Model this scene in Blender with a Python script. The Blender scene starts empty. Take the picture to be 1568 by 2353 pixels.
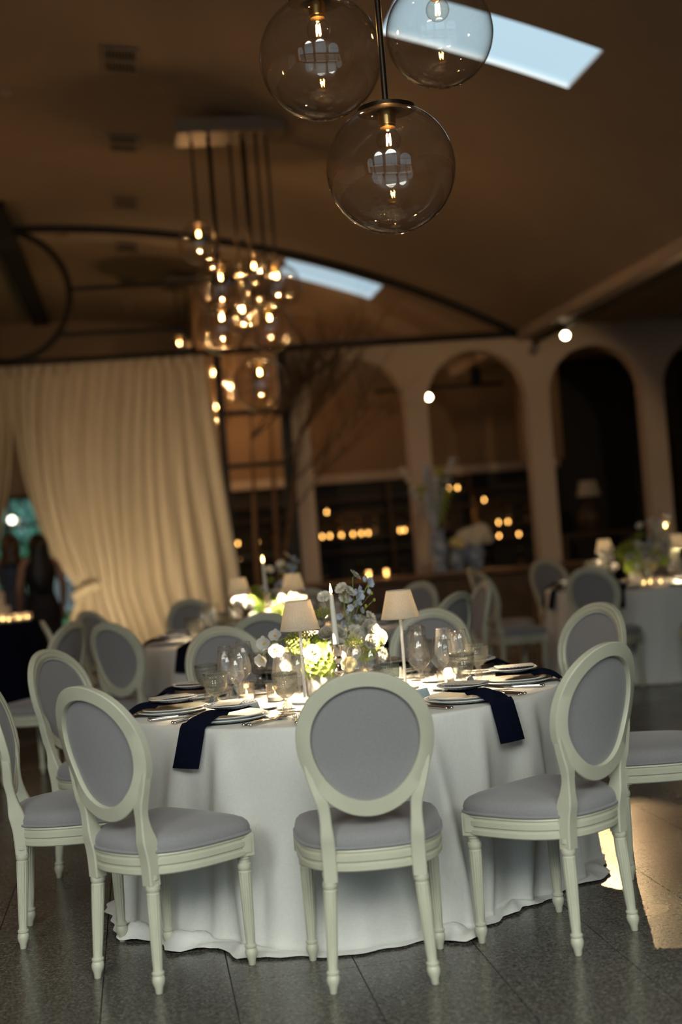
import bpy, math, random
from math import sin, cos, pi, sqrt, radians, atan2, hypot
from mathutils import Vector, Matrix

random.seed(7)
SC = bpy.context.scene
COL = SC.collection

# ------------------------------------------------------------------ camera
YAW, PITCH, ROLL = radians(8.2), 0.0129, 0.08
camd = bpy.data.cameras.new('camera')
camd.sensor_fit = 'VERTICAL'
camd.sensor_height = 36.0
camd.sensor_width = 24.0
camd.lens = 50.0
camd.clip_end = 300
camd.dof.use_dof = True
camd.dof.focus_distance = 5.2
camd.dof.aperture_fstop = 1.25
camo = bpy.data.objects.new('camera', camd)
COL.objects.link(camo)
_f0 = Vector((sin(YAW), cos(YAW), 0)); _r0 = Vector((cos(YAW), -sin(YAW), 0)); _z = Vector((0, 0, 1))
_fw = _f0 * cos(PITCH) + _z * sin(PITCH)
_up = -_f0 * sin(PITCH) + _z * cos(PITCH)
_rt = _r0 * cos(ROLL) - _up * sin(ROLL)
_up2 = _r0 * sin(ROLL) + _up * cos(ROLL)
M = Matrix((_rt, _up2, -_fw)).transposed().to_4x4()
M.translation = Vector((0, 0, 1.42))
camo.matrix_world = M
SC.camera = camo

# ------------------------------------------------------------------ world, exposure
w = bpy.data.worlds.new('dusk_sky'); SC.world = w
w.use_nodes = True
bgn = w.node_tree.nodes['Background']
bgn.inputs[0].default_value = (0.62, 0.86, 1.0, 1)
bgn.inputs[1].default_value = 0.9
SC.view_settings.view_transform = 'Standard'
SC.view_settings.look = 'None'
SC.view_settings.exposure = 0.2
SC.view_settings.gamma = 1.0
SC.view_settings.use_curve_mapping = False
cy = SC.cycles
cy.use_denoising = True
cy.max_bounces = 5; cy.diffuse_bounces = 2; cy.glossy_bounces = 3
cy.transmission_bounces = 4; cy.transparent_max_bounces = 24
cy.use_adaptive_sampling = True; cy.adaptive_threshold = 0.03
cy.caustics_reflective = False; cy.caustics_refractive = False
cy.sample_clamp_indirect = 3.0

def new_light(kind, name, loc, energy, color, **kw):
    l = bpy.data.lights.new(name, kind); l.energy = energy; l.color = color
    for k, v in kw.items(): setattr(l, k, v)
    o = bpy.data.objects.new(name, l); COL.objects.link(o); o.location = loc
    return o
def aim(o, target):
    d = Vector(target) - o.location
    o.rotation_euler = d.to_track_quat('-Z', 'Y').to_euler()
# dusk daylight enters through the four arched windows behind the viewer
WIN_L = (-5.61, -2.81, -0.01, 2.79)
VW = -0.8                                         # window wall, just behind the viewer
# the bright band of sky those windows look out on
sky_ = new_light('AREA', 'dusk_sky_band', (-1.4, -6.0, 9.2), 12.6 * pi * 18 * 8.0, (0.925, 0.955, 0.872), shape='RECTANGLE', size=18, size_y=8.0)
aim(sky_, (-1.4, 6.0, 0.4))

# ------------------------------------------------------------------ materials
def nodes_of(m):
    m.use_nodes = True
    nt = m.node_tree
    return nt, nt.nodes, nt.links
def pmat(name, col, rough=0.5, metal=0.0, noise=None, bump=None, spec=None, sheen=None, emis=None, sss=None, coord='Object'):
    """noise=(scale, amount, detail)  bump=(scale, strength, distance)"""
    m = bpy.data.materials.new(name)
    nt, N, L = nodes_of(m)
    b = N['Principled BSDF']
    b.inputs['Base Color'].default_value = (*col, 1)
    b.inputs['Roughness'].default_value = rough
    b.inputs['Metallic'].default_value = metal
    if spec is not None: b.inputs['Specular IOR Level'].default_value = spec
    if sheen: b.inputs['Sheen Weight'].default_value = sheen
    if emis:
        b.inputs['Emission Color'].default_value = (*emis[0], 1); b.inputs['Emission Strength'].default_value = emis[1]
    tc = None
    if noise or bump:
        tc = N.new('ShaderNodeTexCoord')
    if noise:
        t = N.new('ShaderNodeTexNoise'); t.inputs['Scale'].default_value = noise[0]
        t.inputs['Detail'].default_value = noise[2] if len(noise) > 2 else 3
        L.new(tc.outputs[coord], t.inputs['Vector'])
        r = N.new('ShaderNodeValToRGB')
        a = noise[1]
        r.color_ramp.elements[0].position = 0.3; r.color_ramp.elements[1].position = 0.7
        r.color_ramp.elements[0].color = (*[c * (1 - a) for c in col], 1)
        r.color_ramp.elements[1].color = (*[min(1, c * (1 + a)) for c in col], 1)
        L.new(t.outputs['Fac'], r.inputs['Fac']); L.new(r.outputs['Color'], b.inputs['Base Color'])
    if bump:
        t = N.new('ShaderNodeTexNoise'); t.inputs['Scale'].default_value = bump[0]; t.inputs['Detail'].default_value = 2
        L.new(tc.outputs[coord], t.inputs['Vector'])
        bn = N.new('ShaderNodeBump'); bn.inputs['Strength'].default_value = bump[1]; bn.inputs['Distance'].default_value = bump[2]
        L.new(t.outputs['Fac'], bn.inputs['Height']); L.new(bn.outputs['Normal'], b.inputs['Normal'])
    return m
def emat(name, col, strength, sample=False):
    m = bpy.data.materials.new(name); nt, N, L = nodes_of(m)
    N.remove(N['Principled BSDF'])
    e = N.new('ShaderNodeEmission'); e.inputs[0].default_value = (*col, 1); e.inputs[1].default_value = strength
    L.new(e.outputs[0], N['Material Output'].inputs[0])
    if not sample: m.cycles.emission_sampling = 'NONE'
    return m
def thin_glass(name, tint=(1, 1, 1), boost=1.0, rough=0.0, floor_=0.0, body=None):
    m = bpy.data.materials.new(name); nt, N, L = nodes_of(m)
    N.remove(N['Principled BSDF'])
    fr = N.new('ShaderNodeFresnel'); fr.inputs['IOR'].default_value = 1.5
    mu = N.new('ShaderNodeMath'); mu.operation = 'MULTIPLY_ADD'; mu.use_clamp = True
    mu.inputs[1].default_value = boost; mu.inputs[2].default_value = floor_
    geo = N.new('ShaderNodeNewGeometry')           # same reflectance seen from either side of the thin wall
    io = N.new('ShaderNodeMapRange'); io.inputs[3].default_value = 1.5; io.inputs[4].default_value = 1 / 1.5
    L.new(geo.outputs['Backfacing'], io.inputs[0]); L.new(io.outputs[0], fr.inputs['IOR'])
    L.new(fr.outputs[0], mu.inputs[0])
    tr = N.new('ShaderNodeBsdfTransparent'); tr.inputs[0].default_value = (*tint, 1)
    gl = N.new('ShaderNodeBsdfGlossy'); gl.inputs['Roughness'].default_value = rough
    mx = N.new('ShaderNodeMixShader')
    L.new(mu.outputs[0], mx.inputs[0]); L.new(tr.outputs[0], mx.inputs[1]); L.new(gl.outputs[0], mx.inputs[2])
    last = mx
    if body:                                       # body of cut and smoked glass; in clear glass, haze mimicking caught light: (share, colour)
        df = N.new('ShaderNodeBsdfDiffuse'); df.inputs[0].default_value = (*body[1], 1)
        tl_ = N.new('ShaderNodeBsdfTranslucent'); tl_.inputs[0].default_value = (*body[1], 1)
        m1 = N.new('ShaderNodeMixShader'); m1.inputs[0].default_value = 0.6
        L.new(df.outputs[0], m1.inputs[1]); L.new(tl_.outputs[0], m1.inputs[2])
        last = N.new('ShaderNodeMixShader'); last.inputs[0].default_value = body[0]
        L.new(mx.outputs[0], last.inputs[1]); L.new(m1.outputs[0], last.inputs[2])
    L.new(last.outputs[0], N['Material Output'].inputs[0])
    return m
def cloth_translucent(name, col, trans, rough=0.9, weave=None):
    m = bpy.data.materials.new(name); nt, N, L = nodes_of(m)
    N.remove(N['Principled BSDF'])
    d = N.new('ShaderNodeBsdfDiffuse'); d.inputs[0].default_value = (*col, 1)
    t = N.new('ShaderNodeBsdfTranslucent'); t.inputs[0].default_value = (*col, 1)
    mx = N.new('ShaderNodeMixShader'); mx.inputs[0].default_value = trans
    L.new(d.outputs[0], mx.inputs[1]); L.new(t.outputs[0], mx.inputs[2])
    L.new(mx.outputs[0], N['Material Output'].inputs[0])
    if weave:
        tc = N.new('ShaderNodeTexCoord')
        mp = N.new('ShaderNodeMapping'); mp.inputs['Scale'].default_value = weave[0]
        n = N.new('ShaderNodeTexNoise'); n.inputs['Scale'].default_value = 1; n.inputs['Detail'].default_value = 3
        L.new(tc.outputs['Object'], mp.inputs[0]); L.new(mp.outputs[0], n.inputs['Vector'])
        r = N.new('ShaderNodeValToRGB')
        r.color_ramp.elements[0].position = 0.35; r.color_ramp.elements[1].position = 0.65
        r.color_ramp.elements[0].color = (*[c * (1 - weave[1]) for c in col], 1); r.color_ramp.elements[1].color = (*col, 1)
        L.new(n.outputs['Fac'], r.inputs['Fac']); L.new(r.outputs['Color'], d.inputs[0]); L.new(r.outputs['Color'], t.inputs[0])
    return m
def linen(name, col, amount=0.10, bump=0.25, sc=1.0):
    """two crossed thread noises: woven linen"""
    m = bpy.data.materials.new(name); nt, N, L = nodes_of(m)
    b = N['Principled BSDF']; b.inputs['Roughness'].default_value = 0.85; b.inputs['Sheen Weight'].default_value = 0.15
    b.inputs['Specular IOR Level'].default_value = 0.2
    tc = N.new('ShaderNodeTexCoord')
    outs = []
    for s in ((420, 420, 28), (60, 60, 700)):
        mp = N.new('ShaderNodeMapping'); mp.inputs['Scale'].default_value = [a * sc for a in s]
        n = N.new('ShaderNodeTexNoise'); n.inputs['Scale'].default_value = 1; n.inputs['Detail'].default_value = 1
        L.new(tc.outputs['Object'], mp.inputs[0]); L.new(mp.outputs[0], n.inputs['Vector']); outs.append(n)
    ad = N.new('ShaderNodeMath'); ad.operation = 'ADD'
    L.new(outs[0].outputs['Fac'], ad.inputs[0]); L.new(outs[1].outputs['Fac'], ad.inputs[1])
    mr = N.new('ShaderNodeMapRange'); mr.inputs[1].default_value = 0.7; mr.inputs[2].default_value = 1.3
    mr.inputs[3].default_value = 1 - amount; mr.inputs[4].default_value = 1 + amount * 0.4
    L.new(ad.outputs[0], mr.inputs[0])
    mx = N.new('ShaderNodeMix'); mx.data_type = 'RGBA'; mx.blend_type = 'MULTIPLY'; mx.inputs[0].default_value = 1
    mx.inputs[6].default_value = (*col, 1); L.new(mr.outputs[0], mx.inputs[7]); L.new(mx.outputs[2], b.inputs['Base Color'])
    bn = N.new('ShaderNodeBump'); bn.inputs['Strength'].default_value = bump; bn.inputs['Distance'].default_value = 0.001
    L.new(ad.outputs[0], bn.inputs['Height']); L.new(bn.outputs['Normal'], b.inputs['Normal'])
    return m
def granite():
    m = bpy.data.materials.new('polished_granite'); nt, N, L = nodes_of(m)
    b = N['Principled BSDF']
    tc = N.new('ShaderNodeTexCoord')
    geo = N.new('ShaderNodeNewGeometry')
    v = N.new('ShaderNodeTexVoronoi'); v.inputs['Scale'].default_value = 170
    n = N.new('ShaderNodeTexNoise'); n.inputs['Scale'].default_value = 60; n.inputs['Detail'].default_value = 5; n.inputs['Roughness'].default_value = 0.75
    n2 = N.new('ShaderNodeTexNoise'); n2.inputs['Scale'].default_value = 2.2
    for t in (v, n, n2): L.new(geo.outputs['Position'], t.inputs['Vector'])
    sep = N.new('ShaderNodeSeparateColor'); L.new(v.outputs['Color'], sep.inputs[0])
    ad = N.new('ShaderNodeMath'); ad.operation = 'MULTIPLY_ADD'; ad.inputs[1].default_value = 0.34
    L.new(sep.outputs[0], ad.inputs[0]); L.new(n.outputs['Fac'], ad.inputs[2])
    r = N.new('ShaderNodeValToRGB')
    cr = r.color_ramp
    cr.elements[0].position = 0.36; cr.elements[0].color = (0.022, 0.019, 0.016, 1)
    cr.elements[1].position = 0.98; cr.elements[1].color = (0.27, 0.245, 0.21, 1)
    e = cr.elements.new(0.58); e.color = (0.064, 0.057, 0.048, 1)
    e = cr.elements.new(0.74); e.color = (0.125, 0.112, 0.095, 1)
    L.new(ad.outputs[0], r.inputs['Fac'])
    L.new(r.outputs['Color'], b.inputs['Base Color'])
    mr = N.new('ShaderNodeMapRange'); mr.inputs[3].default_value = 0.16; mr.inputs[4].default_value = 0.34
    L.new(n2.outputs['Fac'], mr.inputs[0]); L.new(mr.outputs[0], b.inputs['Roughness'])
    b.inputs['Specular IOR Level'].default_value = 0.5
    return m
def blue_plate():
    """white porcelain with a cobalt scrollwork ring"""
    m = bpy.data.materials.new('cobalt_scroll_porcelain'); nt, N, L = nodes_of(m)
    b = N['Principled BSDF']; b.inputs['Roughness'].default_value = 0.15
    tc = N.new('ShaderNodeTexCoord')
    sx = N.new('ShaderNodeSeparateXYZ'); L.new(tc.outputs['Object'], sx.inputs[0])
    def mth(op, a, bb=None, c=None):
        q = N.new('ShaderNodeMath'); q.operation = op
        for i, vv in enumerate((a, bb, c)):
            if vv is None: continue
            if isinstance(vv, (int, float)): q.inputs[i].default_value = vv
            else: L.new(vv, q.inputs[i])
        return q.outputs[0]
    x, y = sx.outputs[0], sx.outputs[1]
    rr = mth('SQRT', mth('ADD', mth('MULTIPLY', x, x), mth('MULTIPLY', y, y)))
    an = mth('ARCTAN2', y, x)
    # scrolls: interference of angular and radial waves
    w1 = mth('SINE', mth('ADD', mth('MULTIPLY', an, 14), mth('MULTIPLY', mth('SINE', mth('MULTIPLY', rr, 210)), 2.2)))
    w2 = mth('SINE', mth('ADD', mth('MULTIPLY', rr, 330), mth('MULTIPLY', mth('SINE', mth('MULTIPLY', an, 28)), 1.8)))
    f = mth('ABSOLUTE', mth('MULTIPLY', w1, w2))
    line = mth('GREATER_THAN', f, 0.36)
    ring = mth('MULTIPLY', mth('GREATER_THAN', rr, 0.004), mth('LESS_THAN', rr, 0.091))
    edge = mth('MULTIPLY', mth('GREATER_THAN', rr, 0.094), mth('LESS_THAN', rr, 0.097))
    mask = mth('MAXIMUM', mth('MULTIPLY', line, ring), edge)
    mx = N.new('ShaderNodeMix'); mx.data_type = 'RGBA'
    mx.inputs[6].default_value = (0.80, 0.80, 0.76, 1); mx.inputs[7].default_value = (0.06, 0.11, 0.30, 1)
    L.new(mask, mx.inputs[0]); L.new(mx.outputs[2], b.inputs['Base Color'])
    return m
def floral_plate(name, r0, r1, dens=0.56, sc=70):
    """white porcelain with scattered blue sprigs on its rim"""
    m = bpy.data.materials.new(name); nt, N, L = nodes_of(m)
    b = N['Principled BSDF']; b.inputs['Roughness'].default_value = 0.15
    tc = N.new('ShaderNodeTexCoord')
    n = N.new('ShaderNodeTexNoise'); n.inputs['Scale'].default_value = sc; n.inputs['Detail'].default_value = 4; n.inputs['Distortion'].default_value = 2.5
    L.new(tc.outputs['Object'], n.inputs['Vector'])
    ln = N.new('ShaderNodeVectorMath'); ln.operation = 'LENGTH'; L.new(tc.outputs['Object'], ln.inputs[0])
    def mth(op, a, bb):
        q = N.new('ShaderNodeMath'); q.operation = op
        for i, vv in enumerate((a, bb)):
            if isinstance(vv, (int, float)): q.inputs[i].default_value = vv
            else: L.new(vv, q.inputs[i])
        return q.outputs[0]
    ring = mth('MULTIPLY', mth('GREATER_THAN', ln.outputs['Value'], r0), mth('LESS_THAN', ln.outputs['Value'], r1))
    mask = mth('MULTIPLY', mth('GREATER_THAN', n.outputs['Fac'], dens), ring)
    mx = N.new('ShaderNodeMix'); mx.data_type = 'RGBA'
    mx.inputs[6].default_value = (0.80, 0.79, 0.75, 1); mx.inputs[7].default_value = (0.10, 0.15, 0.32, 1)
    L.new(mask, mx.inputs[0]); L.new(mx.outputs[2], b.inputs['Base Color'])
    return m
def card_mat(name, col, ink, rows):
    """paper with faint lines of small printing; rows = list of (y0, y1, half width)"""
    m = bpy.data.materials.new(name); nt, N, L = nodes_of(m)
    b = N['Principled BSDF']; b.inputs['Roughness'].default_value = 0.8
    tc = N.new('ShaderNodeTexCoord'); sx = N.new('ShaderNodeSeparateXYZ'); L.new(tc.outputs['Object'], sx.inputs[0])
    n = N.new('ShaderNodeTexNoise'); n.inputs['Scale'].default_value = 420; n.inputs['Detail'].default_value = 2; n.inputs['Distortion'].default_value = 1.5
    L.new(tc.outputs['Object'], n.inputs['Vector'])
    def mth(op, a, bb):
        q = N.new('ShaderNodeMath'); q.operation = op
        for i, vv in enumerate((a, bb)):
            if isinstance(vv, (int, float)): q.inputs[i].default_value = vv
            else: L.new(vv, q.inputs[i])
        return q.outputs[0]
    tot = None
    ax = mth('ABSOLUTE', sx.outputs[0], 0)
    for y0, y1, hw in rows:
        k = mth('MULTIPLY', mth('MULTIPLY', mth('GREATER_THAN', sx.outputs[1], y0), mth('LESS_THAN', sx.outputs[1], y1)), mth('LESS_THAN', ax, hw))
        tot = k if tot is None else mth('MAXIMUM', tot, k)
    mask = mth('MULTIPLY', tot, mth('GREATER_THAN', n.outputs['Fac'], 0.5))
    mx = N.new('ShaderNodeMix'); mx.data_type = 'RGBA'
    mx.inputs[6].default_value = (*col, 1); mx.inputs[7].default_value = (*ink, 1)
    L.new(mask, mx.inputs[0]); L.new(mx.outputs[2], b.inputs['Base Color'])
    return m

MT = dict(
    paint=pmat('cream_painted_wood', (0.60, 0.575, 0.44), 0.38, noise=(9, 0.05), bump=(60, 0.06, 0.001)),
    fabric=pmat('grey_felt_upholstery', (0.288, 0.272, 0.276), 0.95, noise=(260, 0.10, 4), bump=(700, 0.25, 0.0008), sheen=0.25),
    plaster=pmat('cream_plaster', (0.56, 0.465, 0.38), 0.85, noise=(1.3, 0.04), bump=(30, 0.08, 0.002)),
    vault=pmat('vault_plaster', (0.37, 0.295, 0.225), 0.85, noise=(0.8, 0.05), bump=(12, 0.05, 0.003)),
    brownwall=pmat('umber_plaster', (0.30, 0.20, 0.12), 0.85, noise=(1.1, 0.12)),
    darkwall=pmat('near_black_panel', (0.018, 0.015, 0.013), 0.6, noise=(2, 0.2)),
    darkbrown=pmat('dark_stained_wood', (0.060, 0.036, 0.021), 0.45, noise=(6, 0.3)),
    wood=pmat('walnut_wood', (0.16, 0.088, 0.045), 0.4, noise=(5, 0.25)),
    black=pmat('black_steel', (0.005, 0.005, 0.005), 0.6, noise=(30, 0.2)),
    bronze=pmat('dark_bronze_metal', (0.075, 0.058, 0.040), 0.35, metal=0.9),
    brass=pmat('aged_brass', (0.55, 0.36, 0.14), 0.3, metal=1.0),
    canopy=pmat('taupe_painted_steel', (0.35, 0.30, 0.24), 0.35, metal=0.3),
    silver=pmat('polished_silver', (0.80, 0.76, 0.70), 0.10, metal=1.0),
    steel=pmat('cutlery_steel', (0.72, 0.66, 0.60), 0.16, metal=1.0),
    cloth=linen('ivory_linen', (0.83, 0.80, 0.745), 0.06, 0.15),
    shade=linen('raw_linen_shade', (0.66, 0.59, 0.50)),
    white=pmat('white_enamel', (0.80, 0.78, 0.74), 0.3),
    china=pmat('glazed_white_china', (0.78, 0.78, 0.74), 0.14, noise=(3, 0.02)),
    navy=pmat('navy_cotton', (0.004, 0.006, 0.018), 0.9, noise=(40, 0.15), bump=(500, 0.3, 0.001), spec=0.1),
    wax=pmat('ivory_wax', (0.85, 0.80, 0.70), 0.45, sss=None),
    granite=granite(),
    joint=pmat('dark_joint_mortar', (0.055, 0.050, 0.043), 0.8, noise=(20, 0.2)),
    blueplate=blue_plate(),
    sprig=floral_plate('sprigged_porcelain', 0.042, 0.066),
    rimplate=floral_plate('blue_rimmed_porcelain', 0.126, 0.143, 0.50, 55),
    glass=thin_glass('clear_thin_glass', (0.99, 0.99, 0.985), 1.75, 0.0, 0.018, (0.02, (0.9, 0.88, 0.84))),  # pale haze share mimics light caught inside the clear glass
    globe=thin_glass('globe_glass', (0.955, 0.94, 0.92), 2.2, 0.0, 0.014),
    bulbglass=thin_glass('bulb_glass', (0.98, 0.95, 0.90), 1.3, 0.0, 0.02),
    smoke=thin_glass('smoke_grey_glass', (0.76, 0.765, 0.72), 1.4, 0.05, 0.08, (0.22, (0.44, 0.44, 0.40))),
    pane=thin_glass('window_pane', (0.95, 0.97, 0.97), 1.0),
    milky=thin_glass('tinted_skylight_pane', (0.93, 0.93, 0.93), 1.0),
    crystal=thin_glass('cut_crystal', (0.90, 0.88, 0.85), 3.0, 0.02, 0.10, (0.12, (0.8, 0.78, 0.74))),
    filament=emat('glowing_filament', (1.0, 0.55, 0.18), 60.0),
    led=emat('warm_led_disc', (1.0, 0.80, 0.50), 14.0),
    flame=emat('candle_flame', (1.0, 0.62, 0.22), 26.0),
    bulbwhite=emat('lit_spot_lens', (1.0, 0.80, 0.50), 30.0),
    sheer=cloth_translucent('ivory_sheer_voile', (0.72, 0.65, 0.53), 0.30, weave=((30, 30, 3), 0.08)),
    menu=card_mat('menu_card_paper', (0.82, 0.77, 0.69), (0.30, 0.28, 0.26), [(-0.004, 0.000, 0.022), (0.022, 0.025, 0.014), (-0.026, -0.024, 0.016)]),
    tent=card_mat('name_card_paper', (0.80, 0.76, 0.68), (0.35, 0.34, 0.33), [(0.006, 0.010, 0.02)]),
    tentblue=card_mat('pale_blue_card_paper', (0.42, 0.52, 0.54), (0.70, 0.76, 0.76), [(-0.004, 0.006, 0.026)]),
    petalw=cloth_translucent('white_petal', (0.84, 0.80, 0.70), 0.30),
    petalo=cloth_translucent('orchid_petal', (0.80, 0.77, 0.73), 0.25),
    petalg=cloth_translucent('lime_hydrangea_petal', (0.48, 0.62, 0.13), 0.35),
    petalb=cloth_translucent('pale_blue_petal', (0.58, 0.64, 0.78), 0.30),
    petaly=cloth_translucent('cream_yellow_petal', (0.84, 0.76, 0.42), 0.30),
    leaf=cloth_translucent('green_leaf', (0.10, 0.20, 0.045), 0.25),
    lime=cloth_translucent('lime_green_bud', (0.38, 0.46, 0.10), 0.25),
    yellow=pmat('yellow_centre', (0.80, 0.50, 0.04), 0.6),
    stem=pmat('green_stem', (0.18, 0.27, 0.07), 0.6),
    ceramic_blue=pmat('blue_white_ceramic', (0.20, 0.25, 0.36), 0.25, noise=(11, 0.75, 4)),
    skin=pmat('warm_skin', (0.42, 0.24, 0.16), 0.5),
    hairdark=pmat('dark_hair', (0.010, 0.008, 0.007), 0.45, noise=(40, 0.3)),
    hairbrown=pmat('brown_hair', (0.07, 0.038, 0.020), 0.45, noise=(40, 0.3)),
    gown=pmat('dark_navy_gown', (0.006, 0.008, 0.016), 0.7, noise=(8, 0.2)),
    dress=pmat('slate_blue_dress', (0.045, 0.065, 0.115), 0.65, noise=(8, 0.15)),
    icing=pmat('white_icing', (0.85, 0.78, 0.66), 0.5, noise=(20, 0.04)),
    bark=pmat('tree_bark', (0.155, 0.085, 0.042), 0.85, noise=(14, 0.3), bump=(30, 0.4, 0.006)),
    twig=pmat('dry_twig', (0.085, 0.055, 0.033), 0.85, noise=(14, 0.3)),
    grass=pmat('lawn_green', (0.10, 0.28, 0.06), 0.9, noise=(3, 0.3)),
    hedge=pmat('hedge_leaf_green', (0.10, 0.30, 0.15), 0.8, noise=(6, 0.45, 5)),
    teal=pmat('pale_teal_foliage', (0.36, 0.62, 0.50), 0.8, noise=(4, 0.4, 5)),
    outdoor=pmat('white_garden_paint', (0.85, 0.86, 0.88), 0.5),
    vent=pmat('vent_grey', (0.34, 0.28, 0.22), 0.6),
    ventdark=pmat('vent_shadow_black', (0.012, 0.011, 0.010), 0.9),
    amber=thin_glass('amber_bottle_glass', (0.75, 0.42, 0.12), 1.6, 0.03, 0.03),
)

# ------------------------------------------------------------------ mesh helpers
class MB:
    def __init__(s): s.v = []; s.f = []
    def add(s, v, f):
        n = len(s.v); s.v += [tuple(p) for p in v]; s.f += [tuple(i + n for i in q) for q in f]; return s
    def box(s, c, d, rot=None, bev=0.0):
        hx, hy, hz = d[0] / 2, d[1] / 2, d[2] / 2
        if bev <= 0:
            V = [Vector((x, y, z)) for x in (-hx, hx) for y in (-hy, hy) for z in (-hz, hz)]
            F = [(0, 1, 3, 2), (4, 6, 7, 5), (0, 4, 5, 1), (2, 3, 7, 6), (0, 2, 6, 4), (1, 5, 7, 3)]
        else:
            b = bev
            V = []; F = []
            for sz in (-1, 1):
                for (ix, iz) in (((hx - b, hy - b), hz), ((hx, hy), hz - b)):
                    V += [Vector((sx * ix[0], sy * ix[1], sz * iz)) for sx, sy in ((-1, -1), (1, -1), (1, 1), (-1, 1))]
            for k in range(4):
                k2 = (k + 1) % 4
                F += [(4 + k, 4 + k2, 12 + k2, 12 + k), (0 + k, 0 + k2, 4 + k2, 4 + k), (8 + k2, 8 + k, 12 + k, 12 + k2)]
            F += [(3, 2, 1, 0), (8, 9, 10, 11)]
        if rot is not None: V = [rot @ p for p in V]
        return s.add([(p[0] + c[0], p[1] + c[1], p[2] + c[2]) for p in V], F)
    def lathe(s, prof, seg=24, c=(0, 0, 0), mod=None, axis=None, closed=False):
        V = []; F = []
        for j, (r, z) in enumerate(prof):
            for i in range(seg):
                a = 2 * pi * i / seg
                rr = max(r, 1e-5) * (mod(a, z, j) if mod else 1)
                V.append(Vector((rr * cos(a), rr * sin(a), z)))
        n = len(prof)
        for j in range(n - 1 if not closed else n):
            for i in range(seg):
                i2 = (i + 1) % seg; j2 = (j + 1) % n
                F.append((j * seg + i, j * seg + i2, j2 * seg + i2, j2 * seg + i))
        if axis is not None: V = [axis @ p for p in V]
        return s.add([(p[0] + c[0], p[1] + c[1], p[2] + c[2]) for p in V], F)
    def tube(s, pts, rad, seg=8, cap=True, closed=False, flat=None):
        P = [Vector(p) for p in pts]; n = len(P); V = []; F = []
        ref = Vector((0, 0, 1))
        prev = None
        for i, p in enumerate(P):
            if closed: t = (P[(i + 1) % n] - P[i - 1])
            else: t = P[min(i + 1, n - 1)] - P[max(i - 1, 0)]
            if t.length < 1e-9: t = Vector((0, 0, 1))
            t.normalize()
            if prev is None:
                r0 = ref if abs(t.dot(ref)) < 0.9 else Vector((1, 0, 0))
                a = (r0 - t * r0.dot(t)).normalized()
            else:
                a = prev - t * prev.dot(t)
                a = a.normalized() if a.length > 1e-6 else prev
            prev = a; b = t.cross(a)
            r = rad(i / (n - 1)) if callable(rad) else rad
            for k in range(seg):
                an = 2 * pi * k / seg
                V.append(p + a * (r * cos(an)) + b * (r * sin(an) * (flat or 1)))
        m = n if closed else n - 1
        for i in range(m):
            for k in range(seg):
                k2 = (k + 1) % seg; i2 = (i + 1) % n
                F.append((i * seg + k, i * seg + k2, i2 * seg + k2, i2 * seg + k))
        if cap and not closed:
            F.append(tuple(range(seg - 1, -1, -1))); F.append(tuple((n - 1) * seg + k for k in range(seg)))
        return s.add(V, F)
    def grid(s, fn, nu, nv, closed_u=False):
        V = []; F = []
        for j in range(nv + 1):
            for i in range(nu if closed_u else nu + 1):
                V.append(fn(i / nu, j / nv))
        w_ = nu if closed_u else nu + 1
        for j in range(nv):
            for i in range(nu):
                i2 = (i + 1) % w_
                F.append((j * w_ + i, j * w_ + i2, (j + 1) * w_ + i2, (j + 1) * w_ + i))
        return s.add(V, F)
    def sphere(s, c, r, seg=12, rings=8, sc=(1, 1, 1), mod=None):
        V = []; F = []
        for j in range(rings + 1):
            ph = pi * j / rings
            for i in range(seg):
                a = 2 * pi * i / seg
                k = mod(a, ph) if mod else 1
                V.append((c[0] + r * k * sc[0] * sin(ph) * cos(a), c[1] + r * k * sc[1] * sin(ph) * sin(a), c[2] + r * k * sc[2] * cos(ph)))
        for j in range(rings):
            for i in range(seg):
                i2 = (i + 1) % seg
                F.append((j * seg + i, (j + 1) * seg + i, (j + 1) * seg + i2, j * seg + i2))
        return s.add(V, F)
    def mesh(s, name, mat, smooth=True, angle=40):
        me = bpy.data.meshes.new(name)
        me.from_pydata(s.v, [], s.f); me.validate(); me.update()
        me.materials.append(MT[mat] if isinstance(mat, str) else mat)
        if smooth:
            me.polygons.foreach_set('use_smooth', [True] * len(me.polygons))
            if angle: me.set_sharp_from_angle(angle=radians(angle))
        return me
def obj(name, me, parent=None, loc=(0, 0, 0), rot=(0, 0, 0)):
    o = bpy.data.objects.new(name, me); COL.objects.link(o)
    o.parent = parent; o.location = loc; o.rotation_euler = rot
    return o
def tag(o, label=None, cat=None, group=None, kind=None):
    if label: o['label'] = label
    if cat: o['category'] = cat
    if group: o['group'] = group
    if kind: o['kind'] = kind
    return o
def empty(name, loc=(0, 0, 0), rz=0.0):
    o = bpy.data.objects.new(name, None); COL.objects.link(o)
    o.location = loc; o.rotation_euler = (0, 0, rz); o.empty_display_size = 0.1
    return o
def place(kit, name, loc, rz, label, cat, group=None, tilt=None):
    """kit = [(part name, mesh, parent index or None, label, offset)] ; a kit of one mesh is one object"""
    if len(kit) == 1:
        o = obj(name, kit[0][1], None, loc, (0, 0, rz))
    else:
        o = empty(name, loc, rz)
        made = []
        for pn, me, par, lb in kit:
            c = obj(pn, me, o if par is None else made[par]); made.append(c)
            if lb: c['label'] = lb
    if tilt: o.rotation_euler = (tilt[0], tilt[1], rz)
    return tag(o, label, cat, group)
def struct(name, mb, mat, smooth=False, parent=None, label=None, cat=None):
    o = obj(name, mb.mesh(name, mat, smooth), parent)
    if parent is None: o['kind'] = 'structure'
    if label: o['label'] = label
    if cat: o['category'] = cat
    return o
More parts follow.
